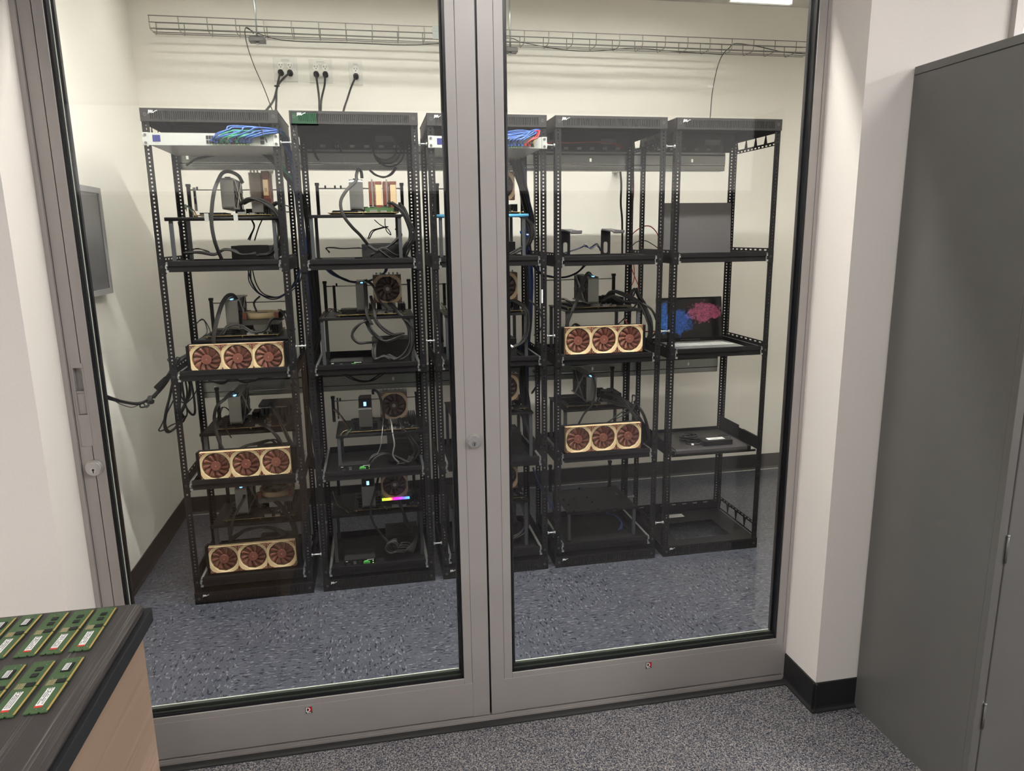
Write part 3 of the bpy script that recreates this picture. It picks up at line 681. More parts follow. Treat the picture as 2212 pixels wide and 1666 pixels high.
def patch(pts, m, label, group):
    o = cable(pts, .0029, m, label, group, 'patch_cable', cat='network cable')
    a = at(*pts[0]); part('connector', MB().obox(a+Vector((0, .006, 0)), Vector((1, 0, 0)), Vector((0, 1, 0)), Vector((0, 0, 1)), .0048, .012, .0045), m, o)
    return o
rnd = random.Random(3)
ORD = ['first', 'second', 'third', 'fourth', 'fifth', 'sixth', 'seventh', 'eighth', 'ninth', 'tenth', 'eleventh', 'twelfth', 'thirteenth', 'fourteenth']
ORD = [o_+' from left' for o_ in ORD]
G1 = 'patch cables on the left switch'
sets = [(458, 303, 'b', (500, 272), (560, 276)), (463, 297, 'b', (505, 276), (570, 281)), (468, 306, 'b', (515, 283), (590, 284)), (472, 300, 'g', (510, 280), (572, 285)), (479, 306, 'g', (520, 288), (590, 290)),
        (486, 302, 'g', (528, 283), (575, 283)), (492, 306, 'g', (522, 291), (580, 292)), (512, 306, 'g', (545, 290), (550, 279)), (520, 305, 'b', (555, 285), (588, 283)), (527, 306, 'b', (560, 290), (592, 288)), (534, 305, 'b', (566, 288), (594, 281)), (540, 306, 'b', (572, 292), (596, 285)), (465, 305, 'b', (530, 276), (585, 279)), (500, 305, 'b', (550, 274), (590, 277))]
sets.sort()
for k, (px, py, c_, m1, m2) in enumerate(sets):
    col = {'b': 'cable_blue', 'g': 'cable_green'}[c_]
    cn = {'b': 'blue', 'g': 'green'}[c_]
    patch([(px, py, .972), (px+6, py-9, .955), (m1[0]-12, (m1[1]+py)/2-6, .955), (m1[0]+rnd.uniform(-4, 4), m1[1]+rnd.uniform(-2, 2), .965), (m2[0], m2[1]+rnd.uniform(-2, 2), .985), (604+rnd.uniform(0, 5), 281+rnd.uniform(-3, 8), 1.06), (617+rnd.uniform(-3, 4), 300+rnd.uniform(-5, 5), 1.12)], col,
          f'{cn} patch cable, {ORD[k]} of those on the white switch of the leftmost rack', G1)
G2 = 'patch cables on the middle switch'
for k in range(14):
    px = 1004+k*11 if k < 7 else 1090+(k-7)*7.5; red = k == 13
    if red: px = 1143
    e = (1166+rnd.uniform(-2, 3), 283+rnd.uniform(-3, 4)) if not red else (1166, 283)
    patch([(px, 313, .968), (px+4, 303, .952), (px+18, 297+rnd.uniform(-4, 2), .953), ((px+e[0])/2+10, 286+rnd.uniform(-4, 9), .965), (e[0]-12, e[1]+1, .985), (e[0], e[1], 1.01), (e[0]+9, e[1]+3, 1.06)],
          'cable_red' if red else 'cable_blue', 'red patch cable on the white switch of the middle rack' if red else f'blue patch cable, {ORD[k]} of those on the white switch of the middle rack', G2)
patch([(1135, 313, .968), (1145, 304, .952), (1158, 294, .965), (1164, 283, .99), (1172, 286, 1.06)], 'cable_red', 'second red patch cable on the white switch of the middle rack', G2)
cable([(577, 308, .972), (572, 296, .955), (567, 285, .96), (560, 270, .985), (555, 262, 1.03)], .0018, 'cable', 'thin black cable dropping from leftmost rack top to its switch uplink')
cable([(1153, 315, .972), (1152, 307, .955), (1158, 302, .955), (1160, 298, .97)], .0012, 'yellow', 'tiny yellow lead on the white switch of the middle rack')

# ------------------------------------------------------------------ fans and cooling
def fan_parts(parent, cx, cz, y, s=.12, axis='y', dark=False, name='fan', label=None):
    """axial fan; face towards -y at depth y, centred on (cx, cz); returned part carries frame pads and rotor"""
    h = s/2; ro = s*.485; ri = s*.463; th = .025
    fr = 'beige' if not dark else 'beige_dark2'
    mb = MB(); n = 48
    def V(x, yy, z): return (cx+x, y+yy, cz+z)
    sq = []
    for k in range(n):
        a = 2*PI*k/n+PI/4; c_, s_ = math.cos(a), math.sin(a); q = 1/max(abs(c_), abs(s_)); sq.append((c_*q*h, s_*q*h))
    i0 = len(mb.v)
    for k in range(n):
        a = 2*PI*k/n+PI/4
        mb.v += [V(sq[k][0], 0, sq[k][1]), V(ri*math.cos(a), .003, ri*math.sin(a)), V(ri*.985*math.cos(a), th, ri*.985*math.sin(a)), V(sq[k][0], th, sq[k][1])]
    for k in range(n):
        a = i0+4*k; b = i0+4*((k+1) % n)
        for j in range(4): mb.f.append((a+j, b+j, b+(j+1) % 4, a+(j+1) % 4)); mb.smooth.append(1 if j == 1 else 0)
    f = part(name, mb, fr, parent, label=label)
    pads = MB()
    for sx in (-1, 1):
        for sz in (-1, 1):
            d = s*.23
            # corner pad: the corner square cut back by the ring
            pts = [(h, h), (h-d, h), (h-d*.62, h-d*.18), (h-d*.30, h-d*.30), (h-d*.18, h-d*.62), (h, h-d)]
            pts = [(cx+sx*a, cz+sz*b) for a, b in pts]
            pads.prism(pts, 'y', y-.0015, y+.001)
    fp = part('corner_pad', pads, 'brown' if not dark else 'brown_dark', f)
    hl = MB()
    for sx in (-1, 1):
        for sz in (-1, 1): hl.ring((cx+sx*(h-.0085), y, cz+sz*(h-.0085)), 'y', .0034, 0, -.0022, -.0015, 10)
    part('screw_hole', hl, 'slot', f)
    ho = MB()
    for sx in (-1, 1):
        for sz in (-1, 1): ho.ring((cx+sx*(h-.0085), y, cz+sz*(h-.0085)), 'y', .0046, .0034, -.0024, -.0015, 12)
    part('screw_eye', ho, fr, f)
    # rotor: hub and eleven broad curved blades
    rt = MB(); hubr = s*.165; nb = 11
    rt.ring((cx, y, cz), 'y', hubr, 0, .003, .02, 28)
    for k in range(nb):
        a0 = 2*PI*k/nb
        rows = []
        for j in range(5):
            r_ = hubr*.96+(ri*.955-hubr*.96)*j/4; sw = .22*(j/4)**1.3
            rows.append([(r_, a0+sw, .005), (r_, a0+sw+2*PI/nb*(.87 if not dark else .92), .0125)])
        b0 = len(rt.v)
        for row in rows:
            for (r_, a, yy) in row:
                rt.v.append(V(r_*math.cos(a), yy, r_*math.sin(a))); rt.v.append(V(r_*math.cos(a), yy+.0012, r_*math.sin(a)))
        for j in range(4):
            p = b0+4*j; q = p+4
            rt.f += [(p, p+2, q+2, q), (p+1, q+1, q+3, p+3), (p, q, q+1, p+1), (p+2, p+3, q+3, q+2)]; rt.smooth += [1, 1, 0, 0]
        rt.f += [(b0, b0+1, b0+3, b0+2), (b0+16, b0+18, b0+19, b0+17)]; rt.smooth += [0, 0]
    rotor = part('rotor', rt, 'rotor' if not dark else 'rotor_dark', f)
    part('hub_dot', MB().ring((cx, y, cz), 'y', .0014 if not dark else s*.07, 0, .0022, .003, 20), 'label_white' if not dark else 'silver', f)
    st = MB(); cov = .87 if not dark else .92
    for k in range(11):
        P = []
        for j in range(5):
            r_ = hubr+(ri-hubr)*j/4; a0 = 2*PI/11*(k+(1+cov)/2)+.22*(j/4)**1.3
            P.append(V(r_*math.cos(a0), .0165, r_*math.sin(a0)))
        st.tube(P, .0030, 6)
    part('strut', st, fr if not dark else 'rotor_dark', f)
    return f
M['beige_dark2'] = mat('dull tan plastic', (.40, .285, .18), .5)  # frame colour of the darker cooler fans
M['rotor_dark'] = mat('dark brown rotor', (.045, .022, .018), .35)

def radiator(rack, lvl, x0, z0, y, yaw=0):
    t = thing('liquid_cooler_radiator', f'three-fan brown and beige radiator on the {LN[lvl]} tray of the {RN[rack]}', 'radiator', (x0, y, z0), 'three-fan radiators standing on trays', rotz=yaw)
    part('core', MB().box(-.012, .366, .026, .053, .001, .121).box(-.020, -.010, .026, .053, .006, .116), 'plastic_black', t, bevel=.002)
    fins = MB()
    for k in range(60): fins.box(.003+k*.006, .0042+k*.006, .0245, .026, .006, .116)
    part('fins', fins, 'brown', t)
    part('end_tank', MB().box(.363, .385, .026, .053, .004, .118), 'plastic_black', t, bevel=.003)
    for k in range(3):
        fan_parts(t, .06+.1205*k, .061, 0)
    return t
radiator(0, 1, -.785, .985, 1.03); radiator(0, 2, -.791, .535, 1.03); radiator(0, 3, -.806, .098, 1.075)
radiator(3, 1, .774, .998, 1.03); radiator(3, 2, .777, .543, 1.03)

# ------------------------------------------------------------------ open test benches
def bench(rack, lvl, x0, x1, y0, y1, zt, zf, ups=(1, 1), uh=.135, tube=True, front='steel_dark', look=None, ux=None, knobs=()):
    t = thing('test_bench', look or f'open black computer test bench on the {LN[lvl]} tray of the {RN[rack]}', 'computer test bench', (x0, y0, zf), 'open computer test benches')
    w_, d_, h_ = x1-x0, y1-y0, zt-zf
    part('top_plate', MB().box(0, w_, 0, d_, h_-.004, h_), 'steel_black', t, bevel=.001)
    if tube: part('front_tube', MB().tube([(-.008, 0, h_-.006), (w_+.008, 0, h_-.006)], .0075, 12), front, t)
    else: part('front_edge', MB().box(0, w_, -.002, .004, h_-.010, h_+.001), front, t, bevel=.001)
    for lx in (.004, w_-.018):
        for ly in (.002, d_-.018):
            part('leg', MB().box(lx, lx+.014, ly, ly+.014, 0, h_-.004), 'post_tube', t, bevel=.001)
    part('foot_rail', MB().box(.0, .018, 0, d_, -.0, .006), 'steel_black', t); part('foot_rail', MB().box(w_-.018, w_, 0, d_, 0, .006), 'steel_black', t)
    ua, ub = (ux[0]-x0, ux[1]-x0) if ux else (.02, w_-.03)
    for s, xx in zip(ups, (ua, ub)):
        if s: part('upright', MB().box(xx-.007, xx+.007, d_-.016, d_-.002, h_, h_+uh).box(xx-.009, xx+.009, d_-.018, d_, h_+uh, h_+uh+.012), 'steel_black', t, bevel=.001)
    if ups[0] or ups[1]:
        part('cross_rod', MB().tube([(ua, d_-.009, h_+uh-.012), (ub, d_-.009, h_+uh-.012)], .0028, 8), 'silver', t)
    for kx in knobs:
        part('thumb_screw', MB().cyl((kx-x0, d_-.009, h_+uh-.013), (kx-x0, d_-.009, h_+uh+.001), .004, 8), 'plastic_black', t)
    return t
TF = [z-.034 for z in TRAY]
bench(0, 0, -.825, -.415, 1.07, 1.375, 1.607, TF[0]+.004, ux=(-.800, -.43), knobs=(-.765,))
bench(0, 1, -.772, -.405, 1.09, 1.385, 1.118, TF[1], ux=(-.756, -.425), uh=.138)
bench(0, 2, -.788, -.405, 1.10, 1.38, .722, TF[2]-.003, uh=.13)
bench(0, 3, -.785, -.400, 1.10, 1.38, .310, TF[3]-.006, uh=.13)
bench(1, 0, -.292, .085, 1.07, 1.375, 1.612, TF[0]+.002, ux=(-.267, .102), knobs=(-.232, -.19, -.165), tube=False)
bench(1, 1, -.277, .118, 1.07, 1.375, 1.192, TF[1], ux=(-.262, .115), uh=.126, knobs=(-.21,), tube=False)
bench(1, 2, -.240, .163, 1.075, 1.345, .680, TF[2], ux=(-.258, .128), uh=.11, knobs=(-.225,), tube=False)
bench(1, 3, -.284, .125, 1.10, 1.38, .306, TF[3]-.008, ux=(-.26, .10), uh=.12, tube=False)
M['sky_blue_edge'] = M['sky_blue']
bench(2, 0, .233, .612, 1.07, 1.375, 1.610, TF[0]+.002, front='sky_blue', ux=(.262, .580), tube=True, look='test bench with light blue front tube in middle rack, top tray')
bench(2, 1, .249, .622, 1.09, 1.375, 1.186, TF[1], ux=(.232, .60), uh=.13, tube=False)
bench(2, 2, .262, .638, 1.08, 1.38, .735, TF[2], uh=.12, ups=(0, 0), tube=False)
bench(2, 3, .249, .612, 1.08, 1.38, .312, TF[3], uh=.12, ups=(0, 0), tube=False)
bench(3, 1, .785, 1.140, 1.07, 1.385, 1.188, TF[1], ux=(.765, 1.112), uh=.132, tube=False)
bench(3, 2, .785, 1.140, 1.10, 1.385, .728, TF[2], ux=(.765, 1.112), uh=.13, tube=False)
b4 = bench(3, 3, .798, 1.145, 1.08, 1.385, .234, TF[3], ux=(.79, 1.107), uh=.13, tube=False, look='empty black test bench with small pegs on lowest tray of fourth rack')
for (px, py) in ((1247, 1050), (1218, 1079), (1241, 1076), (1268, 1074), (1228, 1090), (1279, 1084), (1240, 1104), (1293, 1099), (1311, 1047), (1332, 1067), (1343, 1078), (1357, 1091)):
    d = FWD+RGT*((px-1106)/FPX)-UPV*((py-833)/FPX); t_ = (.238-CAM.z)/d.z; q = CAM+d*t_
    q.y = min(q.y, 1.375)
    part('peg', MB().cyl((q.x-.798, q.y-1.08, .234-TF[3]), (q.x-.798, q.y-1.08, .234-TF[3]+.008), .005, 8), 'plastic_black', b4)

# ------------------------------------------------------------------ boards, cards, power supplies
def board(rack, lvl, x0, z, y0=1.10, w_=.30, d_=.235, vents=True, green=False, edge='pcb_edge'):
    t = thing('motherboard', f'dark computer motherboard lying on the {LN[lvl]} bench of the {RN[rack]}', 'motherboard', (x0, y0, z), 'motherboards on the benches')
    h = .008
    part('circuit_board', MB().box(0, w_, 0, d_, h, h+.0016), 'pcb', t); part('board_edge', MB().box(0, w_, -.0006, 0, h, h+.0016), edge, t)
    so = MB()
    for a in (.01, w_/2, w_-.01):
        for b in (.01, d_-.01): so.cyl((a, b, 0), (a, b, h), .003, 6)
    part('standoffs', so, 'gold', t)
    for k in range(4): part('card_slot', MB().box(.02, .12, .03+k*.035, .036+k*.035, h+.0016, h+.011), 'plastic_black', t)
    for k in range(2): part('card_guard', MB().box(.012, .108, .125+k*.045, .160+k*.045, h+.0016, h+.012), 'chip', t, bevel=.002)
    for k in range(4): part('memory_stick', MB().box(.155, .285, .012+k*.011, .0165+k*.011, h+.002, h+.036) if False else MB().box(.262+k*.0085, .266+k*.0085, .06, .193, h+.002, h+.036), 'chip', t)
    part('heat_sink', MB().box(.135, .165, .155, .225, h+.002, h+.03), 'chip', t, bevel=.002); part('heat_sink', MB().box(.17, .25, .205, .23, h+.002, h+.032), 'chip', t, bevel=.002)
    part('port_block', MB().box(.17, .20, .0, .012, h+.002, h+.012).box(.215, .235, .0, .012, h+.002, h+.009), 'laptop_silver', t, label='pale edge connectors')
    part('port_block', MB().box(.04, .08, .0, .009, h+.002, h+.008).box(.09, .11, .0, .009, h+.002, h+.008), 'plastic_black', t)
    cp = MB(); rr = random.Random(rack*7+lvl)
    for k in range(26):
        a, b = rr.uniform(.13, .29), rr.uniform(.01, .2); cp.cyl((a, b, h+.0016), (a, b, h+.0016+rr.uniform(.003, .008)), .0028, 7)
    part('capacitors', cp, 'silver', t)
    return t
def gpu(rack, lvl, x0, z0, y0=1.125, w_=.050, h_=.122, d_=.262, led=None, bright='gpu_silver'):
    t = thing('graphics_card', f'upright grey framed graphics card on the {LN[lvl]} bench of the {RN[rack]}', 'graphics card', (x0, y0, z0), 'upright graphics cards')
    c = .006; r_ = .010
    # wrap-round metal frame seen end on
    pr = [(0, r_), (r_*.3, r_*.3), (r_, 0), (h_-r_, 0), (h_-r_*.3, r_*.3), (h_, r_), (h_, .055), (h_-.004, .055), (h_-.004, r_+.002), (h_-r_, .004), (r_, .004), (.004, r_+.002), (.004, .055), (0, .055)]
    mb = MB(); mb.prism([(b, a) for a, b in pr], 'x', .0, w_)
    part('end_frame', mb, bright, t, bevel=.0008)
    part('top_rail', MB().box(.002, w_-.002, .05, d_, h_-.006, h_), 'chip', t, bevel=.001)
    part('bottom_rail', MB().box(.002, w_-.002, .05, d_, 0, .006), bright, t, bevel=.001)
    bodyf = MB(); bodyf.box(.006, w_-.006, .012, d_-.01, .006, h_-.006)
    bd = part('fin_block', bodyf, 'chip', t)
    for sx, x_ in ((0, .004), (1, w_-.004)):
        # X-shaped centre panel and two fan wells
        xx = MB(); q = (x_-.003, x_+.001) if sx == 0 else (x_-.001, x_+.003)
        xx.prism([(.0, 0), (.06, 0), (.128, h_*.42), (.196, 0), (d_, 0), (d_, .006), (.205, .006), (.140, h_*.5), (.205, h_-.006), (d_, h_-.006), (d_, h_), (.196, h_), (.128, h_*.58), (.06, h_), (0, h_), (0, h_-.006), (.05, h_-.006), (.116, h_*.5), (.05, .006), (0, .006)], 'x', *q)
        part('side_frame', xx, bright if sx == 0 else 'gpu_silver', t)
        for cy_ in (.062, .196):
            f = MB(); f.ring((x_, cy_, h_/2), 'x', .014, 0, -.0035, .0035, 20)
            for k in range(7):
                a = 2*PI*k/7
                pts = [(cy_+.013*math.cos(a), h_/2+.013*math.sin(a)), (cy_+.05*math.cos(a+.35), h_/2+.05*math.sin(a+.35)), (cy_+.05*math.cos(a+.85), h_/2+.05*math.sin(a+.85)), (cy_+.013*math.cos(a+.6), h_/2+.013*math.sin(a+.6))]
                f.prism(pts, 'x', x_-.0012, x_+.0012)
            part('fan', f, 'plastic_black', t)
    part('power_socket', MB().box(w_*.3, w_*.7, .03, .055, h_, h_+.006), 'plastic_black', t)
    if led: part('indicator_light', MB().box(w_*.42, w_*.62, .004, .030, h_+.0003, h_+.002) if led == 'top' else MB().box(w_*.40, w_*.60, -.0008, .0, h_+.006, h_+.024), 'led_blue' if led != 'w' else 'led_white', t, label='glowing blue marking')
    if led == 'front': part('power_block', MB().box(.002, w_-.002, .0, .05, h_, h_+.040), 'plastic_black', t, bevel=.001)
    return t
def psu(rack, lvl, x0, z0, y0=1.16, w_=.15, d_=.15, h_=.086, lab=None):
    t = thing('power_supply', f'black modular power supply under the {LN[lvl]} bench of the {RN[rack]}', 'power supply', (x0, y0, z0), 'black power supplies under the benches')
    part('case', MB().box(0, w_, 0, d_, 0, h_), 'chip', t, bevel=.0015)
    s = MB()
    for r_ in range(3):
        for k in range(5): s.box(.010+k*.027, .030+k*.027, -.0012, 0, .010+r_*.025, .026+r_*.025)
    part('socket_panel', s, 'slot', t)
    g = MB()
    for k in range(5): g.ring((w_/2, d_/2, h_), 'z', .062-.011*k, .060-.011*k, .0, .0015, 28)
    part('fan_grille', g, 'plastic_black', t)
    return t
def ctl(x0, z0, lvl, bright):
    t = thing('control_box', f'small flat control box with green terminal on the {LN[lvl]} tray of second rack', 'control box', (x0, 1.06, z0), 'flat control boxes with green terminals')
    part('case', MB().box(0, .136, 0, .11, 0, .027), 'chip', t, bevel=.001)
    part('front_panel', MB().box(-.001, .137, -.002, 0, 0, .028), 'plastic_black', t)
    part('terminal_block', MB().box(.084, .112, -.010, -.002, .004, .016).box(.088, .106, -.012, -.002, .013, .020), 'terminal', t, bevel=.0008)
    part('writing', MB().box(.006, .016, -.0026, -.002, .021, .0235).box(.10, .130, -.0026, -.002, .022, .0240), 'label_white', t)
    part('usb_port', MB().box(.040, .052, -.0028, -.002, .018, .0205).box(.040, .052, -.0028, -.002, .0125, .015).box(.040, .052, -.0028, -.002, .007, .0095), 'sub_grey', t)
    part('video_port', MB().box(.010, .026, -.0028, -.002, .006, .012), 'keyway', t)
    part('round_knob', MB().ring((.068, 0, .0135), 'y', .0065, 0, -.006, -.002, 16), 'slot', t)
    part('indicator_light', MB().ring((.126, 0, .016), 'y', .0014, 0, -.0032, -.002, 8).box(.1245, .1275, -.0028, -.002, .005, .0075), 'led_green', t)
    return t
M['sub_grey'] = mat('dull port metal', (.22, .26, .26), .4, .5)
MBZ = .0
board(0, 0, -.735, 1.608, w_=.305); board(0, 1, -.745, 1.119, 1.12); board(0, 2, -.745, .723, 1.12); board(0, 3, -.74, .311, 1.12)
board(1, 0, -.215, 1.613, w_=.285, y0=1.09); board(1, 1, -.205, 1.193, w_=.29, y0=1.09); board(1, 2, -.180, .681, y0=1.095); board(1, 3, -.185, .307, y0=1.12, w_=.29)
board(2, 0, .300, 1.611, w_=.30); board(2, 1, .305, 1.187, w_=.30); board(2, 2, .318, .736, w_=.30, y0=1.12); board(2, 3, .305, .313, w_=.29)
board(3, 1, .805, 1.189, w_=.305, y0=1.12); board(3, 2, .805, .729, w_=.305, y0=1.13)
gpu(0, 0, -.627, 1.640); gpu(0, 1, -.652, 1.152, led='top', h_=.125); gpu(0, 2, -.676, .748, led='top'); gpu(0, 3, -.685, .340, led='top')
gpu(1, 0, -.124, 1.634, w_=.056); gpu(1, 1, -.121, 1.210, led='top'); gpu(1, 2, -.139, .672+.02, h_=.098, w_=.058, led='front'); gpu(1, 3, -.146, .325, h_=.10, w_=.058, led='front')
gpu(2, 1, .385, 1.205); gpu(2, 2, .40, .755); gpu(2, 3, .395, .33)
gpu(3, 1, .906, 1.212, led='top'); gpu(3, 2, .902, .752, led='top')
psu(0, 0, -.615, 1.408, 1.17); psu(0, 1, -.58, .975, 1.16); psu(0, 2, -.60, .518, 1.16); psu(0, 3, -.62, .082, 1.17)
psu(1, 0, -.086, 1.408, 1.13, w_=.17); psu(1, 1, -.065, .975, 1.15, w_=.16, h_=.105); psu(1, 2, -.02, .518, 1.17); psu(1, 3, -.05, .078, 1.16)
psu(2, 0, .43, 1.408, 1.16); psu(2, 1, .43, .975, 1.16); psu(2, 2, .445, .518, 1.15, h_=.105); psu(2, 3, .43, .086, 1.16)
psu(3, 1, .90, .975, 1.15); psu(3, 2, .88, .518, 1.15)
ctl(-.254, 1.410, 0, 1); ctl(-.243, .980, 1, 1); ctl(-.232, .522, 2, 0); ctl(-.238, .080, 3, 0)

# CPU coolers
def tower(rack, lvl, x0, z0, y0, fan, look):
    t = thing('processor_cooler', look, 'processor cooler', (x0, y0, z0), 'processor coolers on the benches')
    if fan == 'front':
        fan_parts(t, .058, .062, 0, s=.118, dark=True)
        fs = MB()
        for k in range(34): fs.box(-.003, .119, .027, .075, .008+k*.0034, .0092+k*.0034)
        part('fin_stack', fs, 'silver', t)
        pp = MB()
        for k in range(6): pp.cyl((.014+k*.018, .045, .12), (.014+k*.018, .045, .131), .0032, 8)
        part('heat_pipe', pp, 'silver', t)
        part('base_block', MB().box(.03, .09, .03, .075, -.028, .008), 'silver', t)
    elif fan == 'side':
        fs = MB()
        for k in range(34): fs.box(0, .045, 0, .12, .0+k*.0036, .0014+k*.0036)
        part('fin_stack', fs, 'fin_warm', t)
        pp = MB()
        for k in range(3): pp.cyl((.010+k*.013, .012, .118), (.010+k*.013, .012, .131), .0035, 8)
        part('heat_pipe', pp, 'silver', t)
        f = part('fan', MB().box(.052, .078, .0, .12, -.010, .125), 'brown', t, label='brown and beige fan seen edge on', bevel=.003)
        part('fan_band', MB().box(.0555, .0745, -.002, .0, .030, .092), 'beige', f); part('fan_notch', MB().box(.059, .071, -.003, -.0015, .045, .06), 'beige_dark', f)
        part('corner_pad', MB().box(.050, .080, -.003, .02, .098, .127), 'brown_dark', f, bevel=.002); part('corner_pad', MB().box(.050, .080, -.003, .02, -.012, .018), 'brown_dark', f, bevel=.002)
        part('base_block', MB().box(0, .045, .03, .09, -.035, 0), 'silver', t)
    elif fan == 'pair':
        for k in range(2):
            xo = .060*k
            part('fan', MB().box(xo, xo+.026, 0, .10, .0, .098), 'brown', t, label='brown fan seen edge on', bevel=.002)
            part('fin_stack', MB().box(xo+.011, xo+.018, -.004, .0, -.004, .106), 'silver', t)
            part('fan', MB().box(xo+.028, xo+.054, 0, .10, -.002, .096), 'beige', t, label='beige fan seen edge on', bevel=.002)
            part('corner_pad', MB().box(xo+.027, xo+.055, -.002, .01, .086, .098), 'brown', t, bevel=.001); part('corner_pad', MB().box(xo+.027, xo+.055, -.002, .01, -.010, .002), 'brown', t, bevel=.001)
            part('fan_clip', MB().tube([(xo+.030, -.003, .075), (xo+.022, -.005, .075), (xo+.022, -.005, .022), (xo+.030, -.003, .022)], .0008, 5), 'zinc', t)
        part('base_block', MB().box(.02, .10, .02, .08, -.03, 0), 'silver', t)
        part('green_board', MB().box(-.02, .10, -.006, .0, -.040, -.008), 'pcb_green', t)
    else:
        fs = MB()
        for k in range(40): fs.box(.0+k*.0036, .0012+k*.0036, 0, .13, -.004, .018)
        part('fin_stack', fs, 'silver', t)
        n = 40
        rg = MB().ring((.072, .065, .022), 'z', .072, .064, 0, .024, 40)
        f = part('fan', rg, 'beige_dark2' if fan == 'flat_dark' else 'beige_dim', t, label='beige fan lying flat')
        rt = MB().ring((.072, .065, .022), 'z', .022, 0, .004, .022, 24)
        for k in range(9):
            a = 2*PI*k/9; rt.prism([(.072+.02*math.cos(a), .065+.02*math.sin(a)), (.072+.062*math.cos(a+.3), .065+.062*math.sin(a+.3)), (.072+.062*math.cos(a+.85), .065+.062*math.sin(a+.85)), (.072+.02*math.cos(a+.6), .065+.02*math.sin(a+.6))], 'z', .034, .036)
        part('rotor', rt, 'rotor_dark', f)
        pd = MB()
        for a, b in ((.008, .006), (.136, .006), (.008, .124), (.136, .124)): pd.box(a-.008, a+.008, b-.006, b+.006, .020, .048)
        part('corner_pad', pd, 'brown', f)
        part('base_block', MB().box(.04, .10, .03, .09, -.035, -.004), 'silver', t)
    return t
M['fin_warm'] = mat('warm nickel fins', (.44, .37, .30), .35, .6)
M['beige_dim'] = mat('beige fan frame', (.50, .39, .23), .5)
tower(0, 0, -.521, 1.664, 1.15, 'side', 'tall processor cooler with silver fins and brown fan, leftmost rack, top bench')
tower(0, 1, -.588, 1.172, 1.13, 'flat', 'low processor cooler with flat beige fan, second bench of leftmost rack')
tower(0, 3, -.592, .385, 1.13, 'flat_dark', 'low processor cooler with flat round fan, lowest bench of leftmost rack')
tower(1, 0, -.045, 1.652, 1.15, 'pair', 'twin processor coolers with beige fans edge on, top bench of second rack')
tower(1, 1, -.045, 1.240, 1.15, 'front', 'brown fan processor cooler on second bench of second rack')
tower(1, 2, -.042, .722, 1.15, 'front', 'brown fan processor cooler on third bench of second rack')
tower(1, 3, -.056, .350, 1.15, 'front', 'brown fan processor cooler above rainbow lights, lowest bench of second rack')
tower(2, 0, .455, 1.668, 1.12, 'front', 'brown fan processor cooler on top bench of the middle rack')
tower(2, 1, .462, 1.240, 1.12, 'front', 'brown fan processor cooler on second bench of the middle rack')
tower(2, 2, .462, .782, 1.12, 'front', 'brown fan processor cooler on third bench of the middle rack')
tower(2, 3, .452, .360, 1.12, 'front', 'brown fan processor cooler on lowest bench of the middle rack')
for r_, l_, x_, z_, y_ in ((0, 2, -.53, .76, 1.17), (3, 1, 1.0, 1.225, 1.2), (3, 2, 1.0, .765, 1.2)):
    t = thing('pump_block', f'black pump block on the {LN[l_]} bench of the {RN[r_]}', 'cooling pump', (x_, y_, z_-.03), 'pump blocks')
    part('pump_body', MB().cyl((.04, .04, 0), (.04, .04, .045), .033, 24), 'plastic_black', t, bevel=.002)
    part('mount_plate', MB().box(-.005, .085, -.005, .085, -.006, .002), 'silver', t)
t = thing('heat_sink_cover', 'dark slotted cover over the board on third bench of leftmost rack', 'heat sink', (-.56, 1.15, .80))
part('slab', MB().box(0, .155, 0, .12, .010, .020), 'chip', t, bevel=.002); part('pale_edge', MB().box(.002, .120, -.001, 0, .006, .010), 'laptop_silver', t)
sl = MB()
for k in range(9): sl.box(.01+k*.016, .02+k*.016, .004, .116, -.03, .010)
part('fins', sl, 'chip', t)
# memory with rainbow light on the lowest bench of the second rack
p0 = at(825, 1077, 1.14)
t = thing('memory_module', 'pair of memory sticks glowing in rainbow colours, lowest bench of second rack', 'memory stick', (p0.x, 1.14, .312))
part('stick', MB().box(0, .125, 0, .005, .0, .032), 'chip', t); part('stick', MB().box(0, .125, .012, .017, .0, .032), 'chip', t)
part('light_strip', MB().box(0, .125, 0, .005, .032, .038), 'rainbow', t); part('light_strip', MB().box(0, .125, .012, .017, .032, .038), 'rainbow', t)
# bracket with ports standing at bench rear
for (r_, l_, px0, px1, py0, py1, mm) in ((0, 0, 416, 427, 405, 456, 'laptop_silver'), (1, 1, 718, 728, 617, 680, 'cable_grey'), (1, 2, 727, 733, 860, 905, 'cable_grey'), (2, 1, 956, 964, 612, 660, 'cable_grey')):
    a = at(px0, py0, 1.36); b = at(px1, py1, 1.36)
    t = thing('port_bracket', f'narrow upright port bracket at the rear of the {LN[l_]} bench of the {RN[r_]}', 'port bracket', (a.x, 1.36, b.z), 'port brackets hanging on bench rods')
    part('strip', MB().box(0, b.x-a.x, 0, .004, 0, a.z-b.z), mm, t); part('port', MB().box(.003, b.x-a.x-.003, -.003, 0, (a.z-b.z)*.62, (a.z-b.z)*.85), 'slot', t); part('port', MB().box(.003, b.x-a.x-.003, -.003, 0, (a.z-b.z)*.3, (a.z-b.z)*.55), 'slot', t)

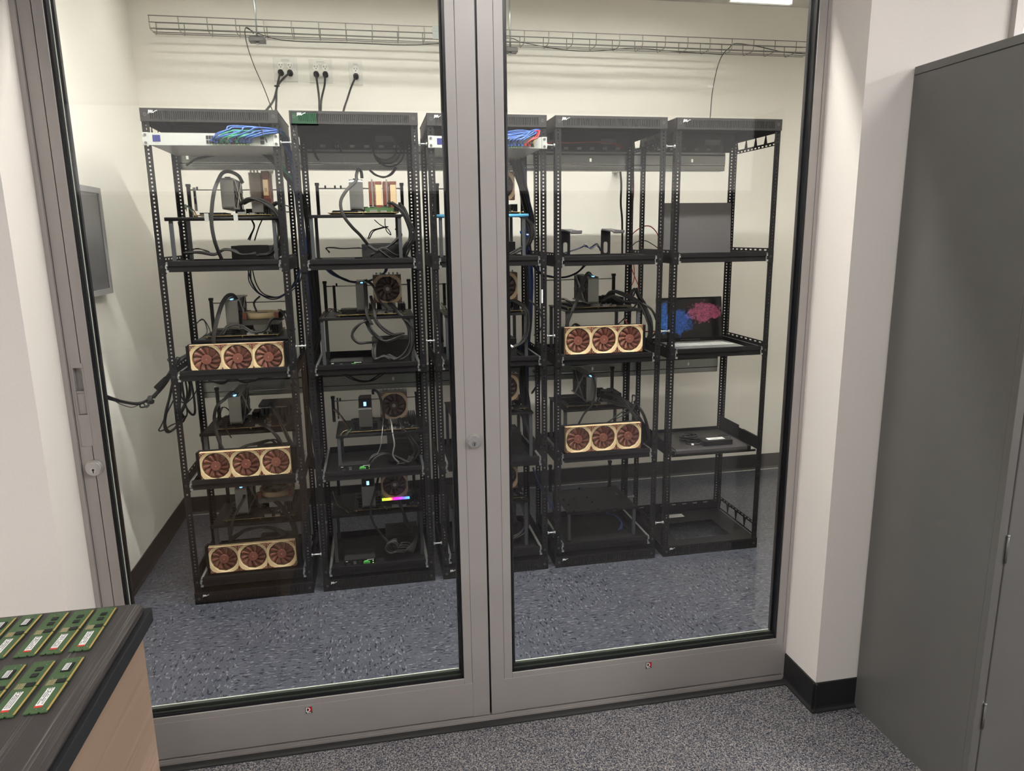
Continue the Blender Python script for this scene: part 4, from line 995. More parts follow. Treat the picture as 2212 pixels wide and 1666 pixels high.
# ------------------------------------------------------------------ rightmost rack: laptops, pull-out shelf, adapter
def laptop(label, x0, w_, yh, zb, th, sh, scr, tilt, deck, keys=True):
    t = thing('laptop', label, 'laptop', (x0, yh-.23, zb), 'open laptops in the rightmost rack')
    part('base', MB().box(0, w_, 0, .235, .004, th), deck, t, bevel=.003)
    part('foot', MB().box(.01, w_-.01, .01, .02, 0, .005), 'plastic_black', t); part('foot', MB().box(.01, w_-.01, .21, .22, 0, .005), 'plastic_black', t)
    if keys:
        kb = MB(); r_ = random.Random(5)
        for j in range(6):
            x = .018; wk = .0185
            while x < w_-.03:
                ww = wk-.003 if not (j == 0 and .09 < x < .22) else .12
                kb.box(x, min(x+ww, w_-.018), .085+j*.0215, .085+j*.0215+.017, th, th+.0015); x += ww+.003
        part('keyboard', kb, 'key', t)
        part('touch_pad', MB().box(w_*.36, w_*.64, .008, .075, th, th+.0006), 'laptop_silver', t)
    up = Vector((0, math.sin(tilt), math.cos(tilt))); fw = Vector((0, -math.cos(tilt), math.sin(tilt)))
    c = Vector((w_/2, .232, th+.002))+up*(sh/2)
    lid = part('lid', MB().obox(c-fw*.003, Vector((1, 0, 0)), fw, up, w_/2, .003, sh/2), 'laptop_grey' if not keys else 'plastic_black', t, bevel=.002)
    me = MB(); me.obox(Vector((0, 0, 0)), Vector((1, 0, 0)), Vector((0, 1, 0)), Vector((0, 0, 1)), w_/2-.006, .0005, sh/2-.012)
    s = part('screen', me, scr, lid); q = c+fw*.0006+up*.003; s.location = q; s.rotation_euler = (-tilt, 0, 0)
    part('hinge', MB().cyl((.04, .234, th+.002), (w_-.04, .234, th+.002), .004, 10), 'plastic_black', t)
    return t, lid, c, fw, up
laptop('plain grey laptop with blank screen on top tray of rightmost rack', 1.325, .345, 1.27, TRAY[0]-.036, .020, .238, 'laptop_grey', .06, 'plastic_black', False)
t, lid, c, fw, up = laptop('laptop showing blue and pink smoke wallpaper on second tray of rightmost rack', 1.297, .343, 1.247, TRAY[1]-.036, .030, .212, 'smoke', .16, 'laptop_silver')
mb = MB()
for k in range(13): mb.obox(c+Vector((-.05+k*.008, 0, 0))-up*.100+fw*.0008, Vector((1, 0, 0)), fw, up, .0024, .0003, .0012)
part('writing', mb, 'sub_grey', lid)
blk = part('webcam', MB().box(0, .045, 0, .02, 0, .026), 'plastic_black', bevel=.004); blk.location = at(1483, 534, 1.10); blk.location.z = TRAY[0]-.0365
blk.location.z = TRAY[0]-.033
tag(blk, 'small black device in front of the blank grey laptop', 'electronic device')
# pull-out platform (third level of the rightmost rack)
r4 = [o for o in bpy.data.objects if o.name.startswith('equipment_rack') and abs(o.location.x-RKX[4]) < .01][0]
sh = part('sliding_shelf', MB().box(.045, .405, -.002, .29, .524, .533).prism([(-.002, .533), (-.012, .527), (-.014, .514), (-.006, .505), (.004, .505), (.004, .524)], 'x', .045, .405), 'shelf_dark', r4, bevel=.001)
part('slide_rail', MB().box(.026, .044, .0, .36, .503, .524), 'steel_black', sh); part('slide_rail', MB().box(.406, .430, .0, .36, .503, .524), 'steel_black', sh)
for xa in (.010, W-.016):
    part('shelf_bracket', MB().box(xa, xa+.003, .0, D-.005, .500, .560).box(xa-.004, xa+.006, .03, .16, .558, .562).box(xa-.004, xa+.006, .25, .36, .564, .568).box(xa, xa+.003, .2, D-.005, .560, .572), 'steel_dark', r4)
part('front_edge', MB().box(.03, W-.03, .002, .006, .495, .505), 'steel_dark', sh)
part('rear_stop', MB().box(.045, .405, .287, .292, .533, .548), 'steel_dark', sh)
ad = thing('power_adapter', 'black laptop power adapter with white label on pull-out shelf', 'power adapter', (1.445, 1.012, .533), rotz=.02)
part('brick', MB().box(0, .150, 0, .072, 0, .024), 'plastic_black', ad, bevel=.003)
lb = part('rating_label', MB().box(.035, .120, .020, .052, .024, .0246), 'label_white', ad)
part('writing', MB().box(.045, .110, .040, .043, .0246, .0249).box(.05, .09, .031, .034, .0246, .0249).box(.05, .115, .025, .027, .0246, .0249), 'ink', lb)
P = []
r_ = random.Random(9)
for k in range(90):
    a = k*.62; rr_ = .030+.012*math.sin(k*.9); P.append(Vector((1.415+rr_*math.cos(a)*1.1, 1.115+rr_*.8*math.sin(a), .540+.022*(.5+.5*math.sin(k*.37)))))
P = [Vector((1.445, 1.04, .545)), Vector((1.43, 1.035, .541)), Vector((1.40, 1.05, .537)), Vector((1.385, 1.075, .537))]+P
cc = part('adapter_cable', MB().tube(smooth(P, 3), .0036, 7), 'cable'); tag(cc, 'coiled black adapter cable on the pull-out shelf of rightmost rack', 'cable')
part('white_clip', MB().box(1.398, 1.408, 1.038, 1.048, .535, .541), 'label_white', cc, label='small white connector')
cable([Vector((1.595, 1.05, .548)), Vector((1.61, 1.07, .556)), Vector((1.625, 1.12, .545)), Vector((1.60, 1.16, .537)), Vector((1.56, 1.12, .537)), Vector((1.53, 1.10, .537))], .0022, 'cable', 'thin output lead looping from the power adapter on pull-out shelf')
# paper label on the base of the rightmost rack
lb = part('rating_label', MB().box(.155, .262, .335, .375, .047, .0476), 'label_white', r4, label='white paper warning label')
part('writing', MB().box(.163, .24, .362, .366, .0476, .0479).box(.163, .25, .352, .355, .0476, .0479).box(.175, .23, .343, .346, .0476, .0479), 'ink_faint', lb)
M_shelf = None

# two stands on the fourth rack
for k, (x, y, nm) in enumerate(((.787, 1.16, 'left'), (.979, 1.17, 'right'))):
    t = thing('headphone_stand', f'{nm} of two black bent metal stands with oval slots, top tray of fourth rack', 'headphone stand', (x, y, TRAY[0]-.036), 'two black stands')
    h_ = .138
    mb = MB(); mb.box(0, .012, 0, .005, 0, h_).box(.032, .044, 0, .005, 0, h_).box(.012, .032, 0, .005, 0, .035).box(.012, .032, 0, .005, .085, h_)
    mb.prism([(.012, .035), (.016, .035), (.012, .042)], 'y', 0, .005).prism([(.032, .035), (.032, .042), (.028, .035)], 'y', 0, .005)
    mb.prism([(.012, .085), (.012, .078), (.016, .085)], 'y', 0, .005).prism([(.032, .085), (.028, .085), (.032, .078)], 'y', 0, .005)
    part('upright', mb, 'plastic_black', t)
    arm = [(.0, h_-.004), (.0, h_+.001), (-.006, h_+.006), (-.15, h_-.004), (-.172, h_-.010), (-.182, h_-.008), (-.184, h_-.002), (-.188, h_-.003), (-.187, h_-.013), (-.172, h_-.016), (-.15, h_-.010), (-.008, h_)]
    m2 = MB(); i0 = len(m2.v); m2.prism([(a, b) for a, b in arm], 'x', 0, .044)
    part('arm', m2, 'laptop_grey', t)
    part('foot_plate', MB().box(-.01, .054, -.07, .06, 0, .004), 'plastic_black', t, bevel=.001)
bx = part('docking_box', MB().box(0, .17, 0, .10, 0, .014), 'chip', bevel=.001); bx.location = (.865, 1.04, TRAY[0]-.033+.008)
bx.location.z = TRAY[0]-.0325
tag(bx, 'flat dark box lying between the two stands on the top tray', 'electronic device')

# screen mounted on the left wall of the closet
t = thing('wall_screen', 'grey framed screen on the left closet wall behind the door gasket', 'wall screen', (XL, .62, 1.31))
part('housing', MB().box(.002, .040, 0, .63, 0, .42), 'screen_grey', t, bevel=.004)
part('bezel', MB().box(.040, .046, .0, .63, 0, .022).box(.040, .046, .0, .63, .398, .42).box(.040, .046, 0, .022, .022, .398).box(.040, .046, .608, .63, .022, .398), 'screen_grey', t)
part('display', MB().box(.040, .0415, .022, .608, .022, .398), 'display_grey', t)
M_tmp = None

# ------------------------------------------------------------------ cables
def strands(path, n, r, m, label, group, spread=.006, jitter=.004, seed=1, name='cable', ends=True):
    rr = random.Random(seed); base = [at(*p) if not isinstance(p, Vector) else p for p in path]
    for k in range(n):
        a = rr.uniform(0, 2*PI); d = spread*math.sqrt(rr.random())
        P = []
        for q, p in enumerate(base):
            a2 = a+q*.35; P.append(p+Vector((math.cos(a2)*d+rr.uniform(-jitter, jitter), math.sin(a2)*d*.8+rr.uniform(-jitter, jitter)*.6, rr.uniform(-jitter, jitter))))
        mm = m[k % len(m)] if isinstance(m, (list, tuple)) else m
        o = part(name, MB().tube(smooth(P, 5), r, 6), mm); lab = label
        if isinstance(label, dict): lab = label[mm]
        tag(o, lab, 'cable', group)
def ribbon(path, wid, th, m, label, group='flat sleeved leads to the graphics cards', flat=(0, 1, 0)):
    P = [at(*p) for p in path]
    o = part('sleeved_lead', MB().tube(smooth(P, 6), (th, wid), 10, flat=flat), m); tag(o, label, 'cable', group); return o
# flat sleeved leads of the graphics cards
ribbon([(524, 395, 1.19), (515, 380, 1.15), (497, 371, 1.12), (482, 373, 1.10), (473, 386, 1.09), (463, 412, 1.07), (458, 446, 1.055), (457, 482, 1.05), (463, 518, 1.05), (472, 544, 1.07), (479, 560, 1.09)], .0075, .0022, 'cable_grey', 'flat black lead arching over graphics card, top bench of leftmost rack')
ribbon([(782, 385, 1.17), (780, 371, 1.16), (774, 366, 1.15), (770, 378, 1.12), (768, 392, 1.10), (748, 412, 1.08), (736, 436, 1.06), (741, 464, 1.05), (760, 490, 1.06), (778, 508, 1.09), (794, 528, 1.12)], .0068, .0025, 'cable_grey', 'twisted black lead looping high above graphics card, top bench of second rack')
ribbon([(512, 648, 1.16), (503, 638, 1.14), (491, 640, 1.12), (480, 656, 1.10), (470, 686, 1.08), (464, 712, 1.07), (461, 737, 1.07), (462, 760, 1.08)], .0085, .0025, 'cable_grey', 'flat black lead arching over graphics card, second bench of leftmost rack')
ribbon([(508, 852, 1.15), (500, 848, 1.13), (486, 862, 1.11), (470, 876, 1.09), (463, 900, 1.08), (466, 928, 1.075), (474, 955, 1.075), (484, 975, 1.08)], .007, .0022, 'cable_grey', 'flat black lead falling beside graphics card, third bench of leftmost rack')
ribbon([(528, 1058, 1.15), (526, 1078, 1.11), (515, 1098, 1.09), (505, 1118, 1.08), (501, 1140, 1.08), (497, 1165, 1.09)], .006, .002, 'cable_grey', 'flat black lead beside graphics card, lowest bench of leftmost rack')
ribbon([(1283, 604, 1.17), (1270, 590, 1.12), (1258, 616, 1.10), (1247, 648, 1.085), (1234, 676, 1.07), (1224, 704, 1.07), (1223, 722, 1.08)], .0075, .0025, 'cable_grey', 'flat black lead slanting past graphics card, second bench of fourth rack')
ribbon([(1279, 820, 1.16), (1276, 806, 1.14), (1284, 822, 1.115), (1285, 850, 1.10), (1278, 876, 1.09), (1262, 894, 1.09), (1250, 916, 1.10)], .005, .002, 'cable_grey', 'flat black lead curling down graphics card, third bench of fourth rack')
ribbon([(806, 852, 1.17), (806, 843, 1.16), (817, 849, 1.14), (825, 872, 1.13), (829, 900, 1.13), (830, 918, 1.15)], .006, .002, 'cable_grey', 'flat black lead arching from graphics card past brown fan, third bench of second rack')
ribbon([(817, 1032, 1.16), (812, 1056, 1.12), (806, 1078, 1.10), (800, 1102, 1.09), (806, 1128, 1.09), (820, 1150, 1.09), (838, 1172, 1.09), (850, 1190, 1.08)], .0055, .002, 'cable_grey', 'flat black lead dropping over bench front, lowest bench of second rack')
ribbon([(838, 895, 1.14), (845, 912, 1.10), (848, 935, 1.075), (852, 960, 1.07), (849, 985, 1.08), (862, 1000, 1.09)], .0035, .0015, 'cable_silver', 'shiny silver braided lead falling from brown fan, third bench of second rack')
ribbon([(828, 900, 1.14), (826, 930, 1.08), (823, 958, 1.07), (818, 975, 1.08), (806, 995, 1.10)], .0016, .0016, 'cable_silver', 'thin pale lead falling over bench front, third bench of second rack')

# thick power harnesses at the right of each bench
def harness(path, n, where, seed, r=.0042, spread=.012, mats='cable_grey', jit=.004):
    strands(path, n, r, mats, f'thick black power harness strand, {where}', f'power harness, {where}', spread, jit, seed, 'power_harness')
harness([(522, 440, 1.12), (540, 430, 1.10), (560, 432, 1.09), (582, 444, 1.08), (599, 464, 1.08), (607, 495, 1.09), (603, 525, 1.10), (585, 548, 1.12), (560, 552, 1.13)], 7, 'top bench of leftmost rack', 1)
harness([(585, 448, 1.13), (596, 438, 1.12), (606, 446, 1.12), (609, 480, 1.13), (606, 520, 1.13), (600, 555, 1.14)], 5, 'right post side, top bench of leftmost rack', 2)
harness([(842, 438, 1.11), (855, 445, 1.10), (872, 462, 1.09), (886, 490, 1.09), (890, 515, 1.10), (878, 530, 1.10), (872, 550, 1.11)], 7, 'top bench of second rack', 3)
harness([(866, 440, 1.2), (876, 452, 1.18), (886, 480, 1.16), (891, 515, 1.15), (880, 545, 1.15), (872, 560, 1.16)], 4, 'right post side, top bench of second rack', 4)
harness([(856, 494, 1.14), (866, 505, 1.13), (855, 520, 1.11), (842, 530, 1.11), (820, 540, 1.10), (800, 552, 1.09)], 4, 'beside power supply, top tray of second rack', 5, spread=.006)
harness([(838, 655, 1.12), (850, 668, 1.10), (866, 685, 1.08), (884, 708, 1.07), (888, 735, 1.07), (878, 765, 1.07), (858, 778, 1.07), (838, 768, 1.08)], 5, 'second bench of second rack', 6, r=.0048)
harness([(800, 640, 1.13), (808, 668, 1.09), (812, 690, 1.07), (828, 712, 1.07), (850, 722, 1.08), (872, 720, 1.10)], 4, 'middle of second bench of second rack', 7, spread=.006)
harness([(788, 690, 1.09), (800, 712, 1.07), (815, 730, 1.07), (835, 738, 1.07), (870, 725, 1.09)], 4, 'over power supply, second tray of second rack', 8, spread=.008)
harness([(800, 692, 1.08), (782, 696, 1.07), (766, 712, 1.07), (762, 728, 1.07), (774, 740, 1.08), (795, 742, 1.10), (815, 738, 1.12)], 2, 'loop over second tray of second rack', 9, r=.0052, spread=.004)
harness([(788, 612, 1.13), (790, 650, 1.09), (792, 680, 1.07), (800, 700, 1.07)], 3, 'down past second bench plate of second rack', 10, r=.003, spread=.008)
harness([(790, 605, 1.14), (808, 618, 1.12), (822, 650, 1.11), (838, 668, 1.10)], 4, 'from graphics card to brown fan, second bench of second rack', 11, r=.0026, spread=.008)
harness([(812, 740, 1.11), (808, 760, 1.08), (812, 776, 1.07), (830, 770, 1.07), (845, 776, 1.07)], 4, 'curl in front of power supply, second tray of second rack', 12, spread=.008)
harness([(860, 905, 1.13), (868, 925, 1.10), (882, 940, 1.09), (895, 960, 1.08), (897, 980, 1.09), (880, 1000, 1.10), (862, 1003, 1.09)], 5, 'third bench of second rack', 13)
harness([(800, 998, 1.08), (810, 985, 1.09), (830, 980, 1.11), (855, 985, 1.12), (880, 998, 1.10), (890, 985, 1.10)], 6, 'heap on third tray of second rack', 14, spread=.012)
harness([(862, 1085, 1.13), (872, 1102, 1.11), (878, 1125, 1.10), (890, 1150, 1.10)], 5, 'lowest bench of second rack', 15)
P = [Vector((.0, 0, 0))]
for k in range(5):
    pts = circle_pts(at(846, 1184, 1.06)+Vector((.004*k, .006*k, 0)), .026+.003*math.sin(k*2), 16, 'y', PI*.1*k, PI*.1*k+PI*1.8)
    pts += [pts[-1]+Vector((.04, .02, -.012)), at(880+3*k, 1186+2*k, 1.09), at(900+k, 1160-4*k, 1.12), at(893-3*k, 1140, 1.14), at(860, 1133+k, 1.13)]
    o = part('power_harness', MB().tube(smooth(pts, 3), .0042, 6), 'cable_grey'); tag(o, 'black coiled harness strand lying on the lowest tray of second rack', 'cable', 'coil of harness on the lowest tray of second rack')
harness([(600, 690, 1.16), (612, 672, 1.12), (624, 690, 1.09), (629, 725, 1.10), (632, 765, 1.12)], 6, 'second bench of leftmost rack', 16, r=.0034)
harness([(480, 725, 1.08), (495, 705, 1.09), (520, 703, 1.09), (548, 718, 1.08), (570, 712, 1.09), (585, 690, 1.10), (608, 690, 1.12)], 6, 'front of second bench of leftmost rack', 17, r=.0026, spread=.010)
harness([(585, 872, 1.15), (598, 892, 1.11), (610, 915, 1.09), (622, 945, 1.08), (634, 975, 1.08), (637, 1010, 1.09)], 6, 'third bench of leftmost rack', 18, r=.0036)
harness([(562, 915, 1.12), (580, 925, 1.09), (600, 945, 1.09), (615, 968, 1.10)], 5, 'front of third bench of leftmost rack', 19, r=.003)
harness([(500, 985, 1.10), (530, 965, 1.11), (560, 958, 1.13), (590, 950, 1.14), (600, 970, 1.12), (560, 975, 1.11)], 6, 'heap behind radiator, third tray of leftmost rack', 20, r=.003, spread=.012)
harness([(588, 1080, 1.15), (602, 1092, 1.11), (618, 1112, 1.10), (632, 1135, 1.10), (640, 1165, 1.10), (638, 1190, 1.11)], 6, 'lowest bench of leftmost rack', 21, r=.0036)
harness([(500, 1165, 1.12), (530, 1145, 1.12), (565, 1140, 1.12), (600, 1145, 1.13), (612, 1158, 1.12), (570, 1165, 1.13)], 8, 'heap behind radiator, lowest tray of leftmost rack', 22, r=.003, spread=.014)
harness([(1308, 645, 1.17), (1322, 630, 1.13), (1345, 634, 1.11), (1368, 648, 1.10), (1388, 660, 1.09), (1402, 690, 1.08), (1406, 720, 1.09), (1398, 742, 1.10)], 7, 'second bench of fourth rack', 23, r=.0042)
harness([(1300, 650, 1.13), (1322, 640, 1.11), (1340, 650, 1.10), (1370, 655, 1.10)], 5, 'tangle on second bench of fourth rack', 24, r=.004, spread=.014)
harness([(1310, 850, 1.16), (1330, 856, 1.12), (1350, 870, 1.09), (1370, 892, 1.08), (1390, 920, 1.08), (1398, 950, 1.09), (1392, 972, 1.10)], 7, 'third bench of fourth rack', 25, r=.0042)
harness([(1300, 862, 1.14), (1322, 868, 1.11), (1345, 876, 1.10), (1372, 885, 1.10)], 5, 'tangle on third bench of fourth rack', 26, r=.004, spread=.013)
harness([(1225, 722, 1.11), (1240, 700, 1.13), (1260, 712, 1.13), (1280, 716, 1.12)], 3, 'left of second tray of fourth rack', 27, r=.0024)
harness([(1320, 712, 1.14), (1345, 690, 1.12), (1370, 662, 1.09), (1378, 650, 1.08)], 3, 'slanting to second radiator of fourth rack', 28, r=.0022, spread=.008)
harness([(1312, 915, 1.10), (1340, 895, 1.09), (1364, 875, 1.08), (1368, 855, 1.08), (1376, 862, 1.08), (1362, 888, 1.08), (1330, 905, 1.10)], 3, 'slanting to third radiator of fourth rack', 29, r=.0022, spread=.006)
harness([(1098, 455, 1.16), (1115, 462, 1.13), (1135, 475, 1.10), (1146, 500, 1.10), (1140, 525, 1.11), (1122, 540, 1.12), (1100, 552, 1.11)], 9, 'top bench of middle rack', 30, r=.004, spread=.012)
harness([(1098, 645, 1.14), (1118, 652, 1.11), (1138, 670, 1.09), (1142, 700, 1.09), (1132, 735, 1.09), (1110, 750, 1.09), (1096, 748, 1.09)], 9, 'second bench of middle rack', 31, r=.004, spread=.012)
harness([(1100, 880, 1.14), (1125, 890, 1.11), (1138, 920, 1.10), (1150, 955, 1.10), (1152, 985, 1.11)], 7, 'third bench of middle rack', 32, r=.004)
harness([(1100, 1060, 1.14), (1125, 1080, 1.12), (1138, 1110, 1.11), (1135, 1145, 1.10), (1105, 1165, 1.10)], 8, 'lowest bench of middle rack', 33, r=.004, spread=.014)
# front-panel wires of small gauge
for sd, pts, where in ((41, [(425, 470, 1.10), (412, 452, 1.15), (402, 445, 1.2), (400, 455, 1.22)], 'left end of top bench of leftmost rack'), (42, [(698, 685, 1.10), (712, 668, 1.14), (724, 672, 1.2), (738, 676, 1.16)], 'left end of second bench of second rack'),
                       (43, [(730, 955, 1.09), (745, 935, 1.08), (752, 925, 1.10), (738, 905, 1.18), (724, 885, 1.25)], 'left end of third bench of second rack'), (44, [(1205, 650, 1.12), (1215, 645, 1.14), (1228, 652, 1.15), (1240, 660, 1.13)], 'left end of second bench of fourth rack'),
                       (45, [(955, 655, 1.16), (962, 668, 1.14), (970, 672, 1.12), (978, 664, 1.13)], 'left end of second bench of middle rack'), (46, [(755, 1105, 1.12), (742, 1095, 1.15), (728, 1090, 1.2), (720, 1060, 1.3)], 'left end of lowest bench of second rack')):
    strands(pts, 6, .0013, ['cable', 'brown_dark', 'cable', 'beige_dark', 'cable', 'wire_green'], f'thin front panel wires, {where}', f'thin wires, {where}', .010, .006, sd)

# vertical bundles between the racks
LB = {'cable_navy': 'dark blue network cable in the bundle between leftmost and second racks', 'cable_blue': 'blue network cable in the bundle between leftmost and second racks',
      'cable_green': 'green network cable in the bundle between leftmost and second racks', 'cable_grey': 'black cable in the bundle between leftmost and second racks'}
BG = 'bundle between leftmost and second racks'
strands([(605, 300, 1.1), (618, 318, 1.16), (632, 350, 1.22), (640, 400, 1.28), (645, 450, 1.31), (652, 510, 1.33), (660, 570, 1.35), (668, 650, 1.36), (672, 740, 1.37)], 7, .0032, ['cable_navy', 'cable_blue', 'cable_navy', 'cable_blue'], LB, BG, .014, .005, 51)
strands([(590, 330, 1.25), (612, 365, 1.28), (632, 392, 1.3), (642, 430, 1.32), (648, 480, 1.34)], 3, .0032, ['cable_green'], LB, BG, .010, .004, 52)
strands([(560, 325, 1.30), (590, 348, 1.32), (625, 390, 1.34), (650, 430, 1.36), (664, 480, 1.37), (670, 560, 1.38), (674, 650, 1.38), (678, 760, 1.38), (682, 900, 1.38), (690, 1010, 1.38)], 9, .0042, ['cable_grey'], LB, BG, .016, .006, 53)
strands([(668, 560, 1.36), (676, 640, 1.36), (680, 720, 1.36), (672, 770, 1.34), (668, 840, 1.34), (676, 930, 1.35), (688, 1010, 1.36)], 14, .004, ['cable_grey'], LB, BG, .03, .008, 54)
strands([(700, 575, 1.20), (720, 592, 1.22), (745, 604, 1.24), (768, 610, 1.26), (800, 606, 1.28), (830, 590, 1.30), (838, 575, 1.3)], 6, .0028, ['cable_navy', 'cable_grey', 'cable_blue'], {'cable_navy': 'dark blue cable sagging under the top tray of second rack', 'cable_grey': 'black cable sagging under the top tray of second rack', 'cable_blue': 'blue cable sagging under the top tray of second rack'}, 'cables sagging under the top tray of second rack', .009, .003, 55)
strands([(540, 580, 1.25), (545, 610, 1.27), (565, 635, 1.28), (590, 644, 1.29), (615, 636, 1.30), (640, 610, 1.31), (650, 580, 1.32)], 5, .0026, ['cable', 'cable_navy'], {'cable': 'black cable looping under the top tray of leftmost rack', 'cable_navy': 'dark blue cable looping under the top tray of leftmost rack'}, 'cables looping under the top tray of leftmost rack', .012, .006, 56)
strands([(452, 382, 1.38), (430, 372, 1.36), (410, 342, 1.33)][::-1] if False else [(508, 325, 1.36), (480, 332, 1.38), (440, 340, 1.39), (420, 345, 1.39), (402, 358, 1.39)], 2, .004, ['cable_grey'], 'black cable curving under the switch to the rear left post', 'cables under the left switch', .003, .002, 57)
for px, r_, k in ((698, .045, 0), (830, .055, 1)):
    for q in range(3):
        c0 = at(px+5*q, 318+4*q, 1.395)
        pts = circle_pts(c0, r_+.006*q, 26, 'y', PI*(.9 if k == 0 else 1.0), PI*(2.3+.1*q)) if k else circle_pts(c0, r_+.006*q, 26, 'y', -.1, PI*1.3)
        o = part('cable', MB().tube(pts, .0042, 7), 'cable'); tag(o, f'black coiled mains cable behind the wireway of second rack, {"right" if k else "left"} coil', 'cable', f'{"right" if k else "left"} mains coil of second rack')
strands([(715, 380, 1.44)] if False else [(800, 368, 1.41), (812, 378, 1.41), (830, 383, 1.41), (846, 376, 1.41), (856, 362, 1.41)], 3, .0042, ['cable'], 'black mains cable loop hanging below the upper wireway of second rack', 'loop below the upper wireway of second rack', .006, .002, 58)
strands([(808, 475, 1.3), (822, 486, 1.3), (838, 495, 1.3), (845, 508, 1.3), (836, 500, 1.3), (832, 485, 1.3), (832, 472, 1.3)], 1, .0022, ['cable'], 'thin black lead looping below the top bench of second rack', None, .001, .001, 59)
strands([(796, 516, 1.25), (804, 500, 1.27), (820, 493, 1.29), (838, 490, 1.3)], 2, .0026, ['cable'], 'black lead rising behind power supply, top tray of second rack', 'leads rising behind power supply', .006, .002, 60)
strands([(546, 474, 1.3), (552, 490, 1.3), (544, 508, 1.28), (538, 518, 1.26)], 2, .003, ['cable'], 'black lead below the top bench of leftmost rack', 'leads below the top bench of leftmost rack', .01, .003, 61)
strands([(566, 474, 1.3), (558, 492, 1.3), (550, 520, 1.28)], 1, .003, ['cable'], 'second black lead below the top bench of leftmost rack', None, .001, .001, 62)
# middle rack bundles
MBG = {'cable_navy': 'dark blue cable in the broad bundle at right rear of middle rack', 'cable_grey': 'black cable in the broad bundle at right rear of middle rack', 'cable': 'glossy black cable in the broad bundle at right rear of middle rack'}
strands([(1118, 345, 1.28), (1124, 380, 1.32), (1134, 430, 1.34), (1142, 480, 1.35), (1138, 520, 1.34), (1142, 560, 1.34), (1144, 620, 1.34), (1142, 690, 1.33), (1136, 750, 1.33), (1132, 810, 1.33), (1136, 870, 1.33), (1142, 940, 1.33), (1150, 1000, 1.34)], 16, .0042, ['cable_navy', 'cable_grey', 'cable_grey'], MBG, 'broad bundle of middle rack', .022, .006, 63)
strands([(1105, 345, 1.2), (1116, 375, 1.25), (1128, 420, 1.3), (1140, 470, 1.32), (1150, 490, 1.30), (1152, 510, 1.28), (1138, 525, 1.26)], 5, .0036, ['cable'], MBG, 'broad bundle of middle rack', .012, .004, 64)
o = part('cable_strap', MB().tube(smooth([at(1124, 502, 1.21), at(1130, 505, 1.19), at(1140, 508, 1.19), at(1146, 510, 1.22), at(1138, 507, 1.27), at(1126, 503, 1.26), at(1124, 502, 1.21)], 4), (.002, .0075), 8, flat=(1, 0, .2)), 'strap_blue'); tag(o, 'bright blue hook and loop strap around the middle rack bundle', 'cable strap')
part('white_marking', MB().box(at(1137, 506, 1.185).x, at(1143, 506, 1.185).x, 1.1835, 1.1845, at(1137, 508, 1.185).z, at(1137, 505.5, 1.185).z), 'label_white', o)
strands([(1150, 570, 1.3), (1166, 590, 1.32), (1185, 598, 1.34), (1215, 600, 1.34), (1245, 590, 1.32), (1265, 572, 1.3)], 5, .0028, ['cable', 'cable_navy'], {'cable': 'black cable sagging from middle rack into fourth rack', 'cable_navy': 'dark blue cable sagging from middle rack into fourth rack'}, 'cables sagging under the top tray of fourth rack', .008, .003, 65)
strands([(1145, 650, 1.2), (1165, 670, 1.1), (1172, 695, 1.05), (1168, 712, 1.05), (1155, 725, 1.1)], 2, .003, ['cable'], 'black cable bulging out of the middle rack beside its front post', 'cables bulging out of the middle rack', .005, .003, 66)
strands([(1150, 800, 1.2), (1158, 812, 1.15), (1160, 830, 1.15), (1150, 850, 1.2)], 3, .0028, ['cable', 'cable_navy'], {'cable': 'black loop beside the third level of middle rack', 'cable_navy': 'dark blue loop beside the third level of middle rack'}, 'loops beside third level of middle rack', .006, .003, 67)
strands([(1150, 1010, 1.3), (1160, 1040, 1.28), (1172, 1065, 1.26), (1185, 1085, 1.24), (1190, 1100, 1.22)], 3, .0032, ['cable_navy'], 'dark blue cable slanting from middle rack to fourth rack near the floor', 'low blue cables', .012, .004, 68)
# red and black cables in the fourth rack
for q, (dy, m) in enumerate(((0, 'cable_red'), (.01, 'cable_red'))):
    cable([(1180, 315-4*q, 1.05+dy), (1195, 307, 1.12+dy), (1230, 309, 1.2+dy), (1270, 307, 1.3+dy), (1310, 308, 1.35+dy), (1338, 314+2*q, 1.38+dy), (1355, 330, 1.44+dy), (1366, 350, 1.46), (1369, 400, 1.47), (1367, 440, 1.47), (1362, 470, 1.47), (1364, 510, 1.47), (1368, 560, 1.46), (1370, 600, 1.45), (1360, 625, 1.42), (1354, 636, 1.4)], .0024, m,
          f'{["lower", "upper"][q]} red network cable running from middle rack through fourth rack', 'red network cables through the fourth rack')
cable([(1356, 518, 1.47), (1370, 502, 1.46), (1388, 490, 1.44), (1404, 489, 1.42), (1418, 502, 1.40), (1424, 520, 1.38), (1425, 545, 1.36)], .0028, 'cable_red', 'red network cable arching between fourth and rightmost racks')
cable([(1362, 535, 1.47), (1375, 523, 1.46), (1393, 520, 1.44), (1408, 527, 1.42), (1424, 538, 1.38)], .0022, 'cable', 'thin black cable arching between fourth and rightmost racks')
cable([(1358, 562, 1.45), (1368, 590, 1.44), (1374, 605, 1.42), (1380, 622, 1.4), (1376, 640, 1.36)], .0024, 'cable_red', 'red network cable branching down at rear of fourth rack')
cable([(1350, 690, 1.38), (1362, 708, 1.3), (1385, 716, 1.2), (1410, 716, 1.15), (1425, 716, 1.12)], .003, 'cable_red', 'red network cable beside second radiator of fourth rack')
cable([(1340, 371, 1.46), (1342, 400, 1.46), (1341, 440, 1.46), (1344, 480, 1.46), (1344, 560, 1.46)], .005, 'cable', 'single black mains cable hanging behind rear post of fourth rack')
